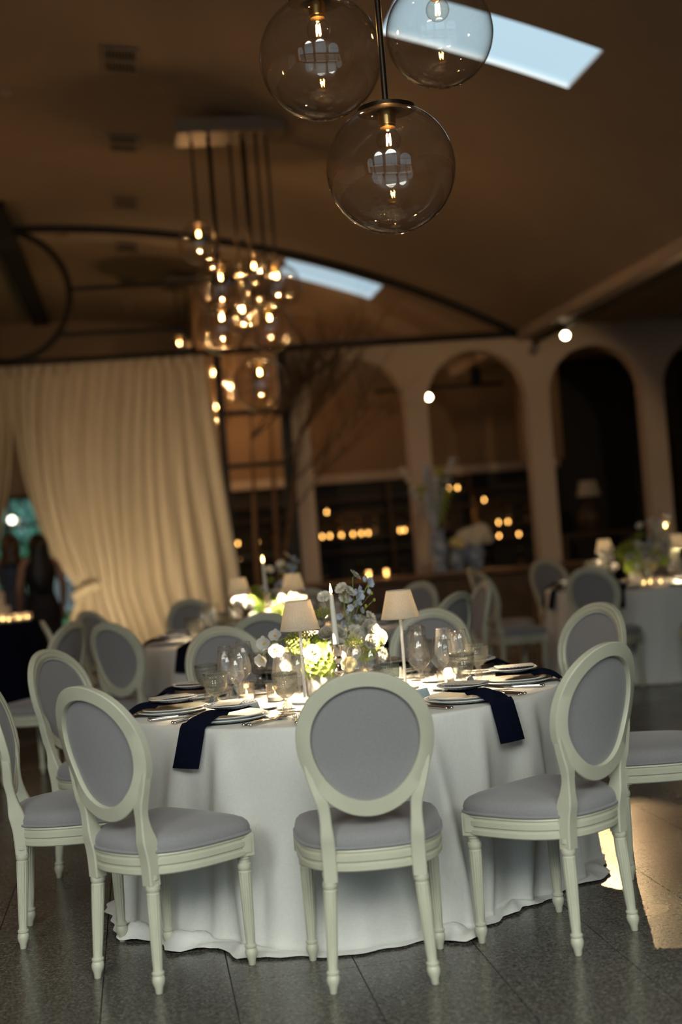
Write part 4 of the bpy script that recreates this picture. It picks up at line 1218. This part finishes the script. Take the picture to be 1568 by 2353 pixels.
def arrangement(loc, label, seed, rich=True, small=False):
    rnd = random.Random(seed)
    root = empty('flower_arrangement', loc)
    P = lambda nm, mb, mt, lb=None: (lambda o: (tag(o, lb) if lb else o))(obj(nm, mb.mesh(nm, mt, True, None), root))
    vs_ = MB().box((0, 0, .055), (.155, .155, .11), bev=.004)
    vs_.box((0, 0, .105), (.135, .135, .012))
    P('vase', vs_, 'white', 'square white ceramic vase')
    dx = lambda x, y, z: (x + .14, y - .02, z)
    for x, y, z, dd, r in ((-.381, .0, .230, (-.6, -.8, .1), .036), (-.338, -.06, .200, (-.3, -1, .1), .036), (-.398, -.02, .165, (-.7, -.7, -.2), .034), (-.33, .03, .255, (-.4, -.6, .3), .032), (-.30, -.05, .135, (-.5, -.9, 0), .030)):
        o = P('orchid', orchid(dx(x, y, z), dd, r, rnd), 'petalo')
        c = Vector(dx(x, y, z)) + Vector(dd).normalized() * .006
        q = obj('centre', MB().sphere(c, .0065, 8, 6, (1, 1, .7)).mesh('centre', 'yellow'), o)
    P('orchid_stem', MB().tube([dx(-.14, 0, .10), dx(-.22, .0, .20), dx(-.30, .0, .245), dx(-.37, -.0, .22), dx(-.41, 0, .15)], .003, 6), 'stem')
    P('guelder_ball', fuzzball(dx(-.247, -.04, .225), .056, rnd, 190), 'lime', 'lime green fuzzy flower head')
    P('guelder_ball', fuzzball(dx(-.20, .06, .27), .045, rnd, 120), 'lime')
    for x, y, z, r in ((-.17, -.07, .130, .070), (-.137, .0, .195, .066), (.02, .06, .16, .06)):
        P('hydrangea_head', hydrangea(dx(x, y, z), r, rnd, 95), 'petalg', 'lime green hydrangea head')
    for x, y, z, dd, r in ((-.198, -.09, .181, (-.2, -1, .3), .040), (-.094, -.08, .195, (0, -1, .3), .046), (-.078, -.02, .250, (.1, -.8, .7), .044), (.054, -.05, .255, (.5, -.8, .3), .048), (.022, .02, .285, (.1, -.3, 1), .044), (-.028, -.09, .170, (.3, -1, 0), .036), (.10, .0, .215, (1, -.5, .2), .044), (-.1, .1, .24, (-.2, .8, .5), .045), (.0, -.06, .225, (.3, -.9, .4), .042), (-.13, -.06, .255, (-.2, -.7, .7), .040), (.05, -.08, .205, (.5, -1, .1), .038), (-.15, .05, .28, (-.3, 0, 1), .04)):
        P('rose', rose(dx(x, y, z), dd, r, rnd), 'petalw', 'full white rose')
    for x, y, z, dd, r in ((-.055, -.10, .125, (.2, -1, -.2), .034), (-.02, -.07, .215, (.3, -1, .3), .036), (-.005, -.03, .25, (.2, -.6, .8), .036), (.06, -.02, .30, (.6, -.5, .5), .03), (.085, -.08, .15, (.7, -.8, 0), .032), (-.09, -.1, .155, (-.1, -1, .1), .030)):
        P('ranunculus', frilly(dx(x, y, z), dd, r, rnd), 'petalw' if rnd.random() < .6 else 'petaly')
    for x, y, z in ((.047, -.06, .183), (.081, -.03, .207), (-.03, -.09, .21), (-.136, .0, .335)):
        o = P('umbel', fuzzball(dx(x, y, z), .036, rnd, 90, (1, 1, .6)), 'lime')
    for x, y, z, hx, hy in ((-.122, .0, .399, -.3, -.7), (-.048, -.01, .428, -.5, -.5), (-.020, -.02, .414, .6, -.5), (.012, .0, .476, .6, -.2), (-.036, .02, .386, .3, -.8)):
        c = dx(x, y, z)
        P('stem', MB().tube([dx(-.03, 0, .16), dx(x * .6 - .01, y, z * .65), tuple(Vector(c) - Vector((hx, hy, .6)).normalized() * .012), c], .0017, 6), 'stem')
        o = P('scabiosa', frilly(c, (hx, hy, .55), .029, rnd, 18), 'petalw')
        ax = basis((hx, hy, .55)); sp = MB()
        for q in range(7): petal(sp, Vector(c) - ax[2] * .004, ax, .020, .003, .1, 2 * pi * q / 7, 1.3, 1, 2)
        obj('sepal', sp.mesh('sepal', 'leaf', True, None), o)
    for stem_ in (((-.02, 0, .16), (.0, 0, .30), (.045, 0, .40), (.077, 0, .455)), ((-.03, -.01, .16), (-.03, -.02, .28), (.0, -.02, .36), (.03, -.02, .405)), ((-.06, .0, .16), (-.07, .0, .26), (-.05, 0, .32))):
        pts = catmull([dx(*p) for p in stem_], 4)
        P('stem', MB().tube(pts, .0019, 6), 'stem')
        n = len(pts)
        for k in range(n // 3, n):
            p = Vector(pts[k]); a = k * 2.4
            d = Vector((cos(a), sin(a), .15)); c = p + d * .016
            P('delphinium_floret', blossom(c, d, .019, rnd), 'petalb', None)
    for x, y, z in ((.075, -.02, .399), (.046, -.02, .349), (.085, -.01, .37), (.066, 0, .427)):
        c = dx(x, y, z)
        P('bud', MB().tube([dx(.02, 0, z - .06), dx(x * .8, y, z - .012), c], .0011, 5).sphere(c, .0058, 7, 5, (1, 1, 1.25)), 'lime')
    for k in range(16):
        a = rnd.uniform(0, 2 * pi); r = rnd.uniform(.06, .12); z = rnd.uniform(.10, .2)
        mb = MB(); c = Vector((r * cos(a) * .9, r * sin(a) * .6, z)); petal(mb, c, basis((0, 0, 1)), .065, .019, .5, a, 1.0, 3, 5); P('leaf', mb, 'leaf')
    return tag(root, label, 'flowers')
ARR = arrangement((.72, 5.83, TZ), 'white, lime and pale blue flowers in a square vase, main table', 5)
def copy_tree(o, parent=None):
    c = o.copy(); COL.objects.link(c); c.parent = parent
    for ch in o.children: copy_tree(ch, c)
    return c
for loc, rz, lab in (((T2[0] - .02, T2[1] + .02, TZ), .5, 'white and lime flowers with lamps on the table behind the foreground one'), ((T3[0] - .05, T3[1], TZ), -.4, 'bright white and lime flowers on the table at the far right')):
    c = copy_tree(ARR); c.location = loc; c.rotation_euler = (0, 0, rz); c['label'] = lab; c.scale = (1.25,) * 3 if loc[0] > 3 else (1.1,) * 3; c['group'] = 'table flower arrangements'
ARR['group'] = 'table flower arrangements'

# ================================================================== second and third tables
lamp(.640, 9.52, TZ, 'left linen-shaded lamp on the table behind the foreground one', 42)
lamp(1.005, 9.50, TZ, 'right linen-shaded lamp on the table behind the foreground one', 42)
candle(.815, 9.42, TZ + .08, 'lit taper candle on the table behind the foreground one', 'silver candlestick on the table behind the foreground one', e=.6)
lamp(4.56, 11.66, TZ, 'linen-shaded lamp at the right edge on the far right table', 26)
lamp(4.02, 11.98, TZ, 'linen-shaded lamp behind the flowers on the far right table', 16)
candle(4.49, 11.70, TZ + .05, 'lit taper candle on the far right table', 'silver candlestick on the far right table', e=.8)
for x, y in ((.47, 9.38), (.56, 9.26), (.62, 9.35), (.73, 9.28), (.33, 9.5), (1.2, 9.35)):
    votive(x, y, TZ, 'small votive candle on the table behind the foreground one', 'votives on the table behind the foreground one', .04)
for x, y in ((4.02, 11.5), (4.15, 11.42), (4.22, 11.46), (4.28, 11.38), (3.75, 11.7), (4.5, 11.4)):
    votive(x, y, TZ, 'small votive candle on the far right table', 'votives on the far right table', .03)
SEATN = ('nearest', 'near left', 'left', 'far left', 'back left', 'farthest', 'back right', 'right', 'near right')
S2 = [-89, -127, -167, 155, 118, 82, 45, 12, -38]
for k, ang in enumerate(S2): setting(T2, ang, SEATN[k], False, 'second table')
S3 = [-118, -164, 160, 116, 76, 36, -4, -42, -78]
S3N = ('near left', 'left', 'far left', 'back left', 'farthest', 'back right', 'right', 'near right', 'nearest')
for k, ang in enumerate(S3): setting(T3, ang, S3N[k], False, 'far right table')
def at_seat(c, ang, r, lab, grp, turn=0):
    p, fa = ring_pos(c, ang, r); chair(p[0], p[1], fa + radians(turn), lab, grp)
G2 = 'oval-back chairs around the second table'; G3 = 'oval-back chairs around the far right table'
L2 = dict(zip(S2, ('oval-back chair, second table, its top showing left of the foreground lamp', 'oval-back chair seen from behind, left side of the second table', 'oval-back chair against the curtain, left of the second table',
    'oval-back chair behind the second table, in front of the curtain', 'oval-back chair behind the second table lamps', 'oval-back chair directly behind the second table flowers',
    'pale oval-back chair right of the second table, facing left', 'pale chair seen edge-on, right of the second table', 'oval-back chair hidden behind the foreground right lamp, second table')))
for ang in S2: at_seat(T2, ang, 1.24, L2[ang], G2)
L3 = dict(zip(S3, ('oval-back chair seen from behind at the near left of the far right table', 'oval-back chair at the left end of the far right table', 'oval-back chair edge-on at the far left of the far right table',
    'oval-back chair in front of the arcade column, far right table', 'oval-back chair behind the far right table flowers', 'oval-back chair behind the far right table lamp',
    'oval-back chair at the hidden right side of the far right table', 'oval-back chair beyond the right edge at the far right table', 'oval-back chair near the right edge at the far right table')))
for ang in S3: at_seat(T3, ang, 1.28, L3[ang], G3)
p = to_hall(-1.98, 9.0); chair(p[0], p[1], radians(150), 'oval-back chair seen edge-on in front of the navy cake table', 'stray chairs')
# ================================================================== bar: counter, shelves, bottles, lights
ct = empty('bar_counter', (3.75, 17.25, 0))
obj('counter_top', MB().box((0, 0, .775), (3.6, .62, .05), bev=.008).mesh('counter_top', 'wood'), ct)
obj('front_panel', MB().box((0, -.2, .375), (3.5, .04, .75)).mesh('front_panel', 'darkbrown'), ct)
for k in range(6): obj('panel_batten', MB().box((-1.7 + k * .68, -.23, .375), (.05, .03, .72), bev=.006).mesh('panel_batten', 'wood'), ct)
for s_ in (-1, 1): obj('side_panel', MB().box((s_ * 1.73, 0, .375), (.04, .44, .75)).mesh('side_panel', 'darkbrown'), ct)
tag(ct, 'long dark wooden counter in front of the arcade', 'counter')
sh = empty('bar_shelves', (3.9, 21.75, 0))
SHZ = [.62, .95, 1.16, 1.34, 1.48, 1.70, 1.93]
for z in (.62, 1.10, 1.31, 1.68, 1.90): obj('shelf', MB().box((0, 0, z - .02), (5.2, .28, .025)).mesh('shelf', 'darkbrown', False), sh)
for x in (-2.6, -1.3, 0, 1.3, 2.6): obj('upright', MB().box((x, .02, 1.07), (.04, .26, 2.1)).mesh('upright', 'darkbrown', False), sh)
obj('base_cabinet', MB().box((0, 0, .28), (5.2, .34, .56), bev=.01).mesh('base_cabinet', 'darkbrown'), sh)
tag(sh, 'dark wooden bar shelving on the wall behind the arches', 'shelf')
def bottle_kit(h, r, mat):
    return [('body', MB().lathe([(0, 0), (r, 0), (r, h * .55), (r * .9, h * .62), (r * .36, h * .74), (r * .34, h * .95), (r * .40, h * .96), (r * .40, h), (0, h)], 14).mesh('body', mat), None, None),
            ('label', MB().lathe([(r + .001, h * .18), (r + .001, h * .45)], 14).mesh('label', 'wood'), None, None),
            ('cap', MB().lathe([(r * .42, h * .93), (r * .42, h + .004), (0, h + .004)], 10).mesh('cap', 'brass'), None, None)]
BK = [bottle_kit(.30, .037, 'amber'), bottle_kit(.26, .042, 'amber'), bottle_kit(.28, .035, 'smoke')]
rb = random.Random(4)
for z in (.62, 1.31):
    x = 1.5
    while x < 6.3:
        x += rb.uniform(.22, .6)
        place(BK[rb.randrange(3)], 'bottle', (x, 21.78, z - .0075), 0, 'dim bottle on the bar shelves behind the arches', 'bottle', 'bottles on the bar shelves')
# small amber lights on the shelves
AMB = emat('amber_bulb', (1.0, 0.50, 0.12), 14.0)
TL_LOW = [(2.9, 1.68), (3.10, 1.31), (3.41, 1.31), (3.28, 1.31), (3.52, 1.31), (2.8, 1.31), (2.92, 1.31), (4.09, 1.31), (4.02, 1.31), (4.84, 1.90), (4.98, 1.90), (5.20, 1.68), (5.39, 1.68), (5.59, 1.31), (5.74, 1.31), (5.58, 1.10), (5.90, 1.10), (1.5, 1.31), (1.52, 1.10), (1.80, 1.31), (1.84, 1.10)]
CUPA = [('glass_cup', MB().lathe([(0, 0), (.028, 0), (.034, .05), (.034, .10), (.032, .10), (.031, .05), (.026, .004), (0, .004)], 14).mesh('glass_cup', 'glass'), None, None),
        ('flame', MB().lathe([(0, .02), (.010, .03), (.013, .045), (.008, .06), (0, .075)], 10).mesh('flame', AMB), None, None)]
for k, (x, z) in enumerate(TL_LOW):
    place(CUPA, 'tea_light', (x, 21.66, z - .0075), 0, 'glowing amber tea light on the bar shelves', 'candle', 'tea lights on the bar shelves')
for x in (3.3, 5.3): new_light('POINT', 'tea_light_glow', (x, 21.4, 1.5), 1.2, (1.0, .45, .12), shadow_soft_size=.1)
for x, lab in ((2.75, 'left one of two glowing votives on the dark counter'), (2.97, 'right one of two glowing votives on the dark counter')):
    place(CUPA, 'tea_light', (x, 17.15, .80), 0, lab, 'candle', 'votives on the counter')
    new_light('POINT', 'flame_glow', (x, 17.15, .88), .8, (1.0, .5, .15), shadow_soft_size=.02)
# vases on the counter
def vase(loc, prof, label, fill):
    r = empty('flower_vase', loc)
    obj('vase', MB().lathe(prof, 32).mesh('vase', 'ceramic_blue'), r)
    fill(r); return tag(r, label, 'vase')
rv = random.Random(9)
def tall_fill(r):
    for k in range(11):
        a = rv.uniform(0, 2 * pi); sp = rv.uniform(.06, .30); h = rv.uniform(.95, 1.35)
        if k == 0: a, sp, h = pi, .36, 1.30
        if k == 1: a, sp, h = 0.2, .30, 1.38
        pts = catmull([(0, 0, .45), (sp * .3 * cos(a), sp * .3 * sin(a), .45 + (h - .45) * .4), (sp * cos(a), sp * sin(a), h)], 6)
        obj('stem', MB().tube(pts, .004, 5).mesh('stem', 'stem'), r)
        mb = MB()
        for q in range(4, len(pts)):
            p = Vector(pts[q])
            for j in range(3):
                an = q * 2.1 + j * 2.1; d = Vector((cos(an), sin(an), .2)); mb2 = blossom(p + d * .025, d, .036, rv, 4); mb.add(mb2.v, mb2.f)
        obj('bloom_spike', mb.mesh('bloom_spike', 'petalb' if k % 3 else ('petalw' if k < 2 else 'lime'), True, None), r)['kind'] = 'stuff'
vase((3.66, 17.25, .80), [(0, 0), (.09, 0), (.10, .02), (.085, .05), (.12, .20), (.13, .32), (.10, .42), (.075, .47), (.10, .54), (.092, .54), (.065, .47), (0, .45)], 'tall blue and white vase of delphiniums on the counter', tall_fill)
def round_fill(r):
    for x, y, z, q in ((-.10, 0, .42, .10), (.09, -.02, .46, .12), (0, .08, .44, .10), (.0, -.08, .38, .09), (.17, .04, .38, .08)):
        obj('hydrangea_head', hydrangea((x, y, z), q, rv, 90, .026).mesh('hydrangea_head', 'petalw', True, None), r)
vase((4.10, 17.2, .80), [(0, 0), (.085, 0), (.09, .02), (.12, .12), (.135, .22), (.11, .30), (.125, .34), (.115, .34), (.10, .30), (0, .28)], 'round blue and white vase of white hydrangeas on the counter', round_fill)
def small_fill(r):
    for x, y, z, q in ((0, 0, .36, .07), (.06, -.02, .33, .05)): obj('bloom', hydrangea((x, y, z), q, rv, 60, .02).mesh('bloom', 'petaly', True, None), r)
vase((3.86, 17.12, .80), [(0, 0), (.06, 0), (.09, .08), (.10, .16), (.07, .24), (.08, .28), (.07, .28), (.06, .24), (0, .22)], 'small blue vase of pale yellow flowers between two vases', small_fill)
# console lamp behind the third arch
cn = empty('console_table', (6.45, 19.6, 0))
obj('top', MB().box((0, 0, 1.08), (1.1, .40, .05), bev=.006).mesh('top', 'darkbrown'), cn)
for s_ in (-1, 1): obj('leg', MB().box((s_ * .48, 0, .53), (.06, .34, 1.06)).mesh('leg', 'darkbrown'), cn)
tag(cn, 'dark console table behind the third arch', 'table')
cl = empty('ceramic_lamp', (6.41, 19.6, 1.105))
obj('body', MB().lathe([(0, 0), (.10, 0), (.11, .02), (.16, .14), (.17, .24), (.12, .36), (.05, .42), (.03, .48), (0, .48)], 28).mesh('body', 'darkbrown'), cl)
obj('lamp_shade', MB().lathe([(.17, .52), (.12, .74), (.118, .74), (.168, .52)], 28).mesh('lamp_shade', MTX['shade']), cl)
tag(cl, 'unlit ceramic lamp with pale shade behind the third arch', 'lamp')

# ================================================================== bare tree beside the screen
tr = empty('bare_tree', (1.55, 17.3, 0))
rt_ = random.Random(21)
obj('planter', MB().lathe([(0, 0), (.26, 0), (.32, .45), (.33, .48), (.30, .48), (.29, .42), (0, .42)], 28).mesh('planter', 'darkbrown'), tr)
def limb(p0, d, L_, r0, depth, mb, wander=.18):
    pts = [Vector(p0)]; d = Vector(d).normalized(); n = 7
    for k in range(n):
        d = (d + Vector((rt_.uniform(-1, 1), rt_.uniform(-1, 1), rt_.uniform(-.4, .6))) * wander).normalized()
        pts.append(pts[-1] + d * (L_ / n))
    mb.tube(pts, lambda t: r0 * (1 - .7 * t), 6)
    if depth > 0:
        for k in range(2, n + 1):
            for q in range(2 if depth > 1 else 1):
                dd = (d + Vector((rt_.uniform(-1, 1), rt_.uniform(-1, 1), rt_.uniform(0, .9)))).normalized()
                limb(pts[k], dd, L_ * rt_.uniform(.45, .65), r0 * .42, depth - 1, mb, wander)
for x, y, dx_, L_ in ((.10, 0, .05, 2.4), (-.12, .02, -.06, 2.2), (.02, -.08, .18, 2.3)):
    mb = MB(); limb((x, y, .42), (dx_, 0, 1), L_, .045, 0, mb, .05); tp = Vector(mb.v[-1])
    obj('trunk', mb.mesh('trunk', 'bark'), tr)
    mb = MB()
    for q in range(3): limb(tp, (rt_.uniform(.1, .9), rt_.uniform(-.5, .1), rt_.uniform(.3, .8)), rt_.uniform(.7, 1.1), .016, 2, mb, .2)
    obj('branch', mb.mesh('branch', 'twig'), tr)
mb = MB()
for q in range(3): limb((.25, -.05, 1.6 + .35 * q), (.9, -.2, .75), 1.5, .013, 2, mb, .16)
obj('branch', mb.mesh('branch', 'twig'), tr)
tag(tr, 'bare branching tree in a dark planter beside the screen post', 'tree')

# ================================================================== cake table, cake, guests
ck = (-1.45, 12.85)
def navy_cloth():
    mb = MB(); rows = []
    nth = 160
    V = []; F = []
    prof = [(0, .86), (.3, .86), (.56, .86), (.575, .853), (.582, .84)] + [(.585 + .05 * k / 14, .84 - .835 * k / 14) for k in range(1, 15)]
    for r, z in prof:
        for i in range(nth):
            a = 2 * pi * i / nth; k = max(0, (.84 - z))
            V.append(((r + .022 * k * sin(26 * a) + .012 * k * sin(11 * a)) * cos(a), (r + .022 * k * sin(26 * a) + .012 * k * sin(11 * a)) * sin(a), z))
    for j in range(len(prof) - 1):
        for i in range(nth): F.append((j * nth + i, j * nth + (i + 1) % nth, (j + 1) * nth + (i + 1) % nth, (j + 1) * nth + i))
    return mb.add(V, F).mesh('cloth', 'navy', True, None)
ctb = empty('cake_table', (ck[0], ck[1], 0))
obj('cloth', navy_cloth(), ctb)
obj('table_top', MB().lathe([(0, .83), (.56, .83), (.56, .855), (0, .855)], 40).mesh('table_top', 'wood'), ctb)
tag(ctb, 'round cake table under a pleated navy cloth at the left edge', 'table')
ke = empty('wedding_cake', (-1.36, 12.95, .861))
z = 0
for k, (r, h) in enumerate(((.20, .13), (.155, .13), (.11, .13), (.07, .10))):
    o = obj('tier', MB().lathe([(0, z), (r, z), (r, z + h - .012), (r - .006, z + h - .003), (r - .015, z + h), (0, z + h)], 40).mesh('tier', 'icing'), ke)
    obj('icing_border', MB().tube([((r + .003) * cos(2 * pi * q / 40), (r + .003) * sin(2 * pi * q / 40), z + .006) for q in range(40)], .006, 6, closed=True).mesh('icing_border', 'icing', True, None), o)
    z += h
tag(ke, 'tiered white wedding cake at the left edge on the navy table', 'cake')
for x, y in ((-1.20, 12.55), (-1.14, 12.46), (-1.10, 12.62), (-1.06, 12.52), (-1.03, 12.66), (-.99, 12.58), (-1.26, 12.42), (-1.24, 12.50)):
    votive(x, y, .861, 'glowing votive candle on the navy cake table', 'votives on the cake table', .035)
new_light('POINT', 'cake_glow', (-1.18, 12.62, 1.02), 1.5, (1.0, .55, .18), shadow_soft_size=.05) if False else None

def skin_body(name, J, E, parent, mat, sub=2):
    """one continuous figure grown along joints J = {key: ((x,y,z), radius)}"""
    keys = list(J); me = bpy.data.meshes.new(name)
    me.from_pydata([J[k][0] for k in keys], [(keys.index(a), keys.index(b)) for a, b in E], [])
    o = obj(name, me, parent)
    o.modifiers.new('skin', 'SKIN'); me.materials.append(MT[mat])
    sv = me.skin_vertices[0].data if me.skin_vertices else None
    if sv is None:
        me.attributes
    for k, key in enumerate(keys):
        r = J[key][1]; r = r if isinstance(r, tuple) else (r, r)
        me.skin_vertices[0].data[k].radius = r
        me.skin_vertices[0].data[k].use_root = (key == 'pelvis')
    s = o.modifiers.new('smooth', 'SUBSURF'); s.levels = sub; s.render_levels = sub
    me.polygons.foreach_set('use_smooth', [True] * len(me.polygons))
    return o
def woman(loc, rz, label, hair, gown, H=1.66, long_hair=True, arm=0):
    """seen from behind; local +y is the way she faces"""
    root = empty('person', loc, rz); k = H / 1.66
    S = lambda x, y, z: (x * k, y * k, z * k)
    J = {'pelvis': (S(0, 0, .92), (.14, .10)), 'waist': (S(0, 0, 1.06), (.115, .085)), 'chest': (S(0, .01, 1.24), (.135, .10)), 'neckb': (S(0, 0, 1.38), .05), 'neck': (S(0, .01, 1.44), .047), 'head': (S(0, .03, 1.53), (.072, .085)), 'crown': (S(0, .02, 1.61), (.06, .07)), 'nose': (S(0, .115, 1.53), .012)}
    E_ = [('pelvis', 'waist'), ('waist', 'chest'), ('chest', 'neckb'), ('neckb', 'neck'), ('neck', 'head'), ('head', 'crown'), ('head', 'nose')]
    for s, n in ((-1, 'l'), (1, 'r')):
        J.update({'sh' + n: (S(s * .165, 0, 1.355), .048), 'el' + n: (S(s * .225, -.02 + .03 * arm, 1.10), .036), 'wr' + n: (S(s * (.215 + .02 * arm), .07, .88), .026), 'pa' + n: (S(s * .212, .085, .82), (.034, .016)),
                  'hip' + n: (S(s * .085, 0, .86), .095), 'kn' + n: (S(s * .09, .02, .48), .06), 'an' + n: (S(s * .09, -.02, .09), .036), 'to' + n: (S(s * .10, .12, .03), .03)})
        E_ += [('neckb', 'sh' + n), ('sh' + n, 'el' + n), ('el' + n, 'wr' + n), ('wr' + n, 'pa' + n), ('pelvis', 'hip' + n), ('hip' + n, 'kn' + n), ('kn' + n, 'an' + n), ('an' + n, 'to' + n)]
        for f in range(5):
            a = (f - 2) * .011
            if f == 0: J['f0' + n] = (S(s * .20, .115, .80), .009)
            else: J['f%d%s' % (f, n)] = (S(s * .212 + a * .4, .09 + a, .745 + abs(f - 2.5) * .006), .008)
            E_.append(('pa' + n, 'f%d%s' % (f, n)))
    skin_body('body', J, E_, root, 'skin')
    mb = MB()
    prof = [(1.37, .150, .075, 0), (1.30, .165, .105, .01), (1.20, .155, .115, .012), (1.08, .128, .100, 0), (1.00, .145, .11, -.005), (.90, .18, .135, -.01), (.70, .19, .15, -.01), (.45, .215, .18, -.01), (.20, .26, .23, -.02), (.02, .30, .28, -.03)]
    P = catmull(prof, 3); n = 32
    loops = [[((rx * cos(2 * pi * i / n) * (1 + .03 * max(0, .9 - z) * cos(9 * 2 * pi * i / n))) * k, (ry * sin(2 * pi * i / n) * (1 + .03 * max(0, .9 - z) * cos(9 * 2 * pi * i / n)) + y0) * k, z * k) for i in range(n)] for z, rx, ry, y0 in P]
    obj('dress', ring_stack(loops).mesh('dress', gown, True, None), root)
    mb = MB()
    zb = 1.05 if long_hair else 1.36
    hp = [(1.650, .01, .01, .02), (1.635, .055, .06, .015), (1.59, .088, .095, .0), (1.52, .098, .10, -.02), (1.44, .10, .08, -.045), (1.34, .11, .065, -.07), ((1.34 + zb) / 2, .105, .05, -.10), (zb, .05, .03, -.10), (zb - .02, .005, .005, -.10)]
    P = catmull(hp, 3)
    loops = [[(rx * cos(2 * pi * i / n) * (1 + .04 * cos(7 * 2 * pi * i / n)) * k, (ry * sin(2 * pi * i / n) - (.0 if z > 1.5 else .0) + y0) * k, z * k) for i in range(n)] for z, rx, ry, y0 in P]
    obj('hair', ring_stack(loops).mesh('hair', hair, True, None), root)
    return tag(root, label, 'person')
woman((-.99, 14.5, 0), .25, 'woman with long dark hair in a dark navy gown, seen from behind', 'hairdark', 'gown', 1.64, True)
woman((-1.33, 15.35, 0), -.1, 'woman with brown hair in a slate blue dress at the left edge', 'hairbrown', 'dress', 1.66, False)

# ================================================================== garden beyond the end doors
struct('ground_lawn', MB().box((-2, 34, -.03), (30, 17, .04)), 'grass')
rg = random.Random(12)
def foliage(name, c, sc, n, size, mat, label, cat, trunk=None):
    root = empty(name, (c[0], c[1], 0)); mb = MB()
    for k in range(n):
        d = Vector((rg.gauss(0, 1), rg.gauss(0, 1), rg.gauss(0, 1))).normalized() * rg.uniform(.55, 1)
        p = Vector((d.x * sc[0], d.y * sc[1], c[2] + d.z * sc[2])); a, b, dd = basis((rg.uniform(-1, 1), rg.uniform(-1, 1), rg.uniform(-.3, 1)))
        s = size * rg.uniform(.6, 1.3)
        mb.add([p - a * s * .5, p + b * s, p + a * s * .5, p - b * s], [(0, 1, 2, 3)])
    obj('foliage', mb.mesh('foliage', mat, False), root)['kind'] = 'stuff'
    obj('trunk', MB().tube([(0, 0, 0), (.05, 0, c[2])], .09 if trunk else .05, 8).mesh('trunk', 'bark'), root)
    return tag(root, label, cat)
foliage('hedge_bush', (-1.9, 31, .8), (1.6, .7, .9), 1500, .13, 'hedge', 'dark green bush beyond the garden doors', 'bush')
foliage('hedge_bush', (-4.6, 32, .9), (1.6, .7, 1.0), 1500, .13, 'teal', 'pale teal bush beyond the garden doors', 'bush')
foliage('garden_tree', (-3.3, 36, 2.6), (2.6, 1.6, 1.7), 2600, .2, 'teal', 'pale leafy tree beyond the garden doors', 'tree', True)
foliage('garden_tree', (2.6, 39, 2.8), (2.4, 1.6, 1.9), 2400, .2, 'hedge', 'dark leafy tree behind the curtain in the garden', 'tree', True)
foliage('garden_tree', (-7.5, 38, 2.8), (2.6, 1.6, 2.0), 2400, .2, 'hedge', 'dark leafy tree far out in the garden', 'tree', True)
ar = empty('garden_armchair', (-1.45, 26.9, 0), .3)
obj('backrest', MB().grid(lambda u, v: (.30 * cos(pi * u) * (1 - .15 * v), .26 * sin(pi * u), .30 + .62 * v * (0.7 + .3 * sin(pi * u))), 20, 8).mesh('backrest', 'outdoor'), ar)
obj('seat', MB().lathe([(0, .30), (.30, .30), (.32, .34), (.30, .40), (0, .42)], 24).mesh('seat', 'outdoor'), ar)
for k in range(4):
    a = pi / 4 + k * pi / 2; obj('leg', MB().tube([(.22 * cos(a), .22 * sin(a), .31), (.25 * cos(a), .25 * sin(a), 0)], .02, 6).mesh('leg', 'outdoor'), ar)
tag(ar, 'rounded white garden armchair outside the glass doors', 'armchair')
gl_ = empty('globe_lamp', (-2.11, 25.0, 2.05))
obj('globe', MB().sphere((0, 0, 0), .06, 20, 14).mesh('globe', emat('opal_globe', (1.0, .90, .70), 6.0)), gl_)
obj('rod', MB().tube([(0, 0, .055), (0, 0, 3.4)], .008, 6).mesh('rod', 'bronze'), gl_)
tag(gl_, 'white glowing globe lamp hanging by the garden doors', 'lamp')
# floor uplight washing the curtain
fl = empty('floor_uplight', (-.55, 15.9, 0))
obj('body', MB().lathe([(0, .05), (.06, .05), (.07, .08), (.07, .22), (.06, .22), (.06, .19), (0, .19)], 20).mesh('body', 'black'), fl)
obj('lens', MB().lathe([(0, .195), (.058, .195)], 20).mesh('lens', 'bulbwhite'), fl)
obj('yoke', MB().tube([(-.09, 0, .14), (-.09, 0, .01), (.09, 0, .01), (.09, 0, .14)], .01, 6).mesh('yoke', 'black'), fl)
tag(fl, 'small black floor uplight aimed at the curtain', 'spotlight')
l = new_light('SPOT', 'uplight_beam', (-.55, 15.9, .26), 165, (1.0, .74, .42), spot_size=radians(95), spot_blend=.9, shadow_soft_size=.06); aim(l, (-.2, 18, 1.5))
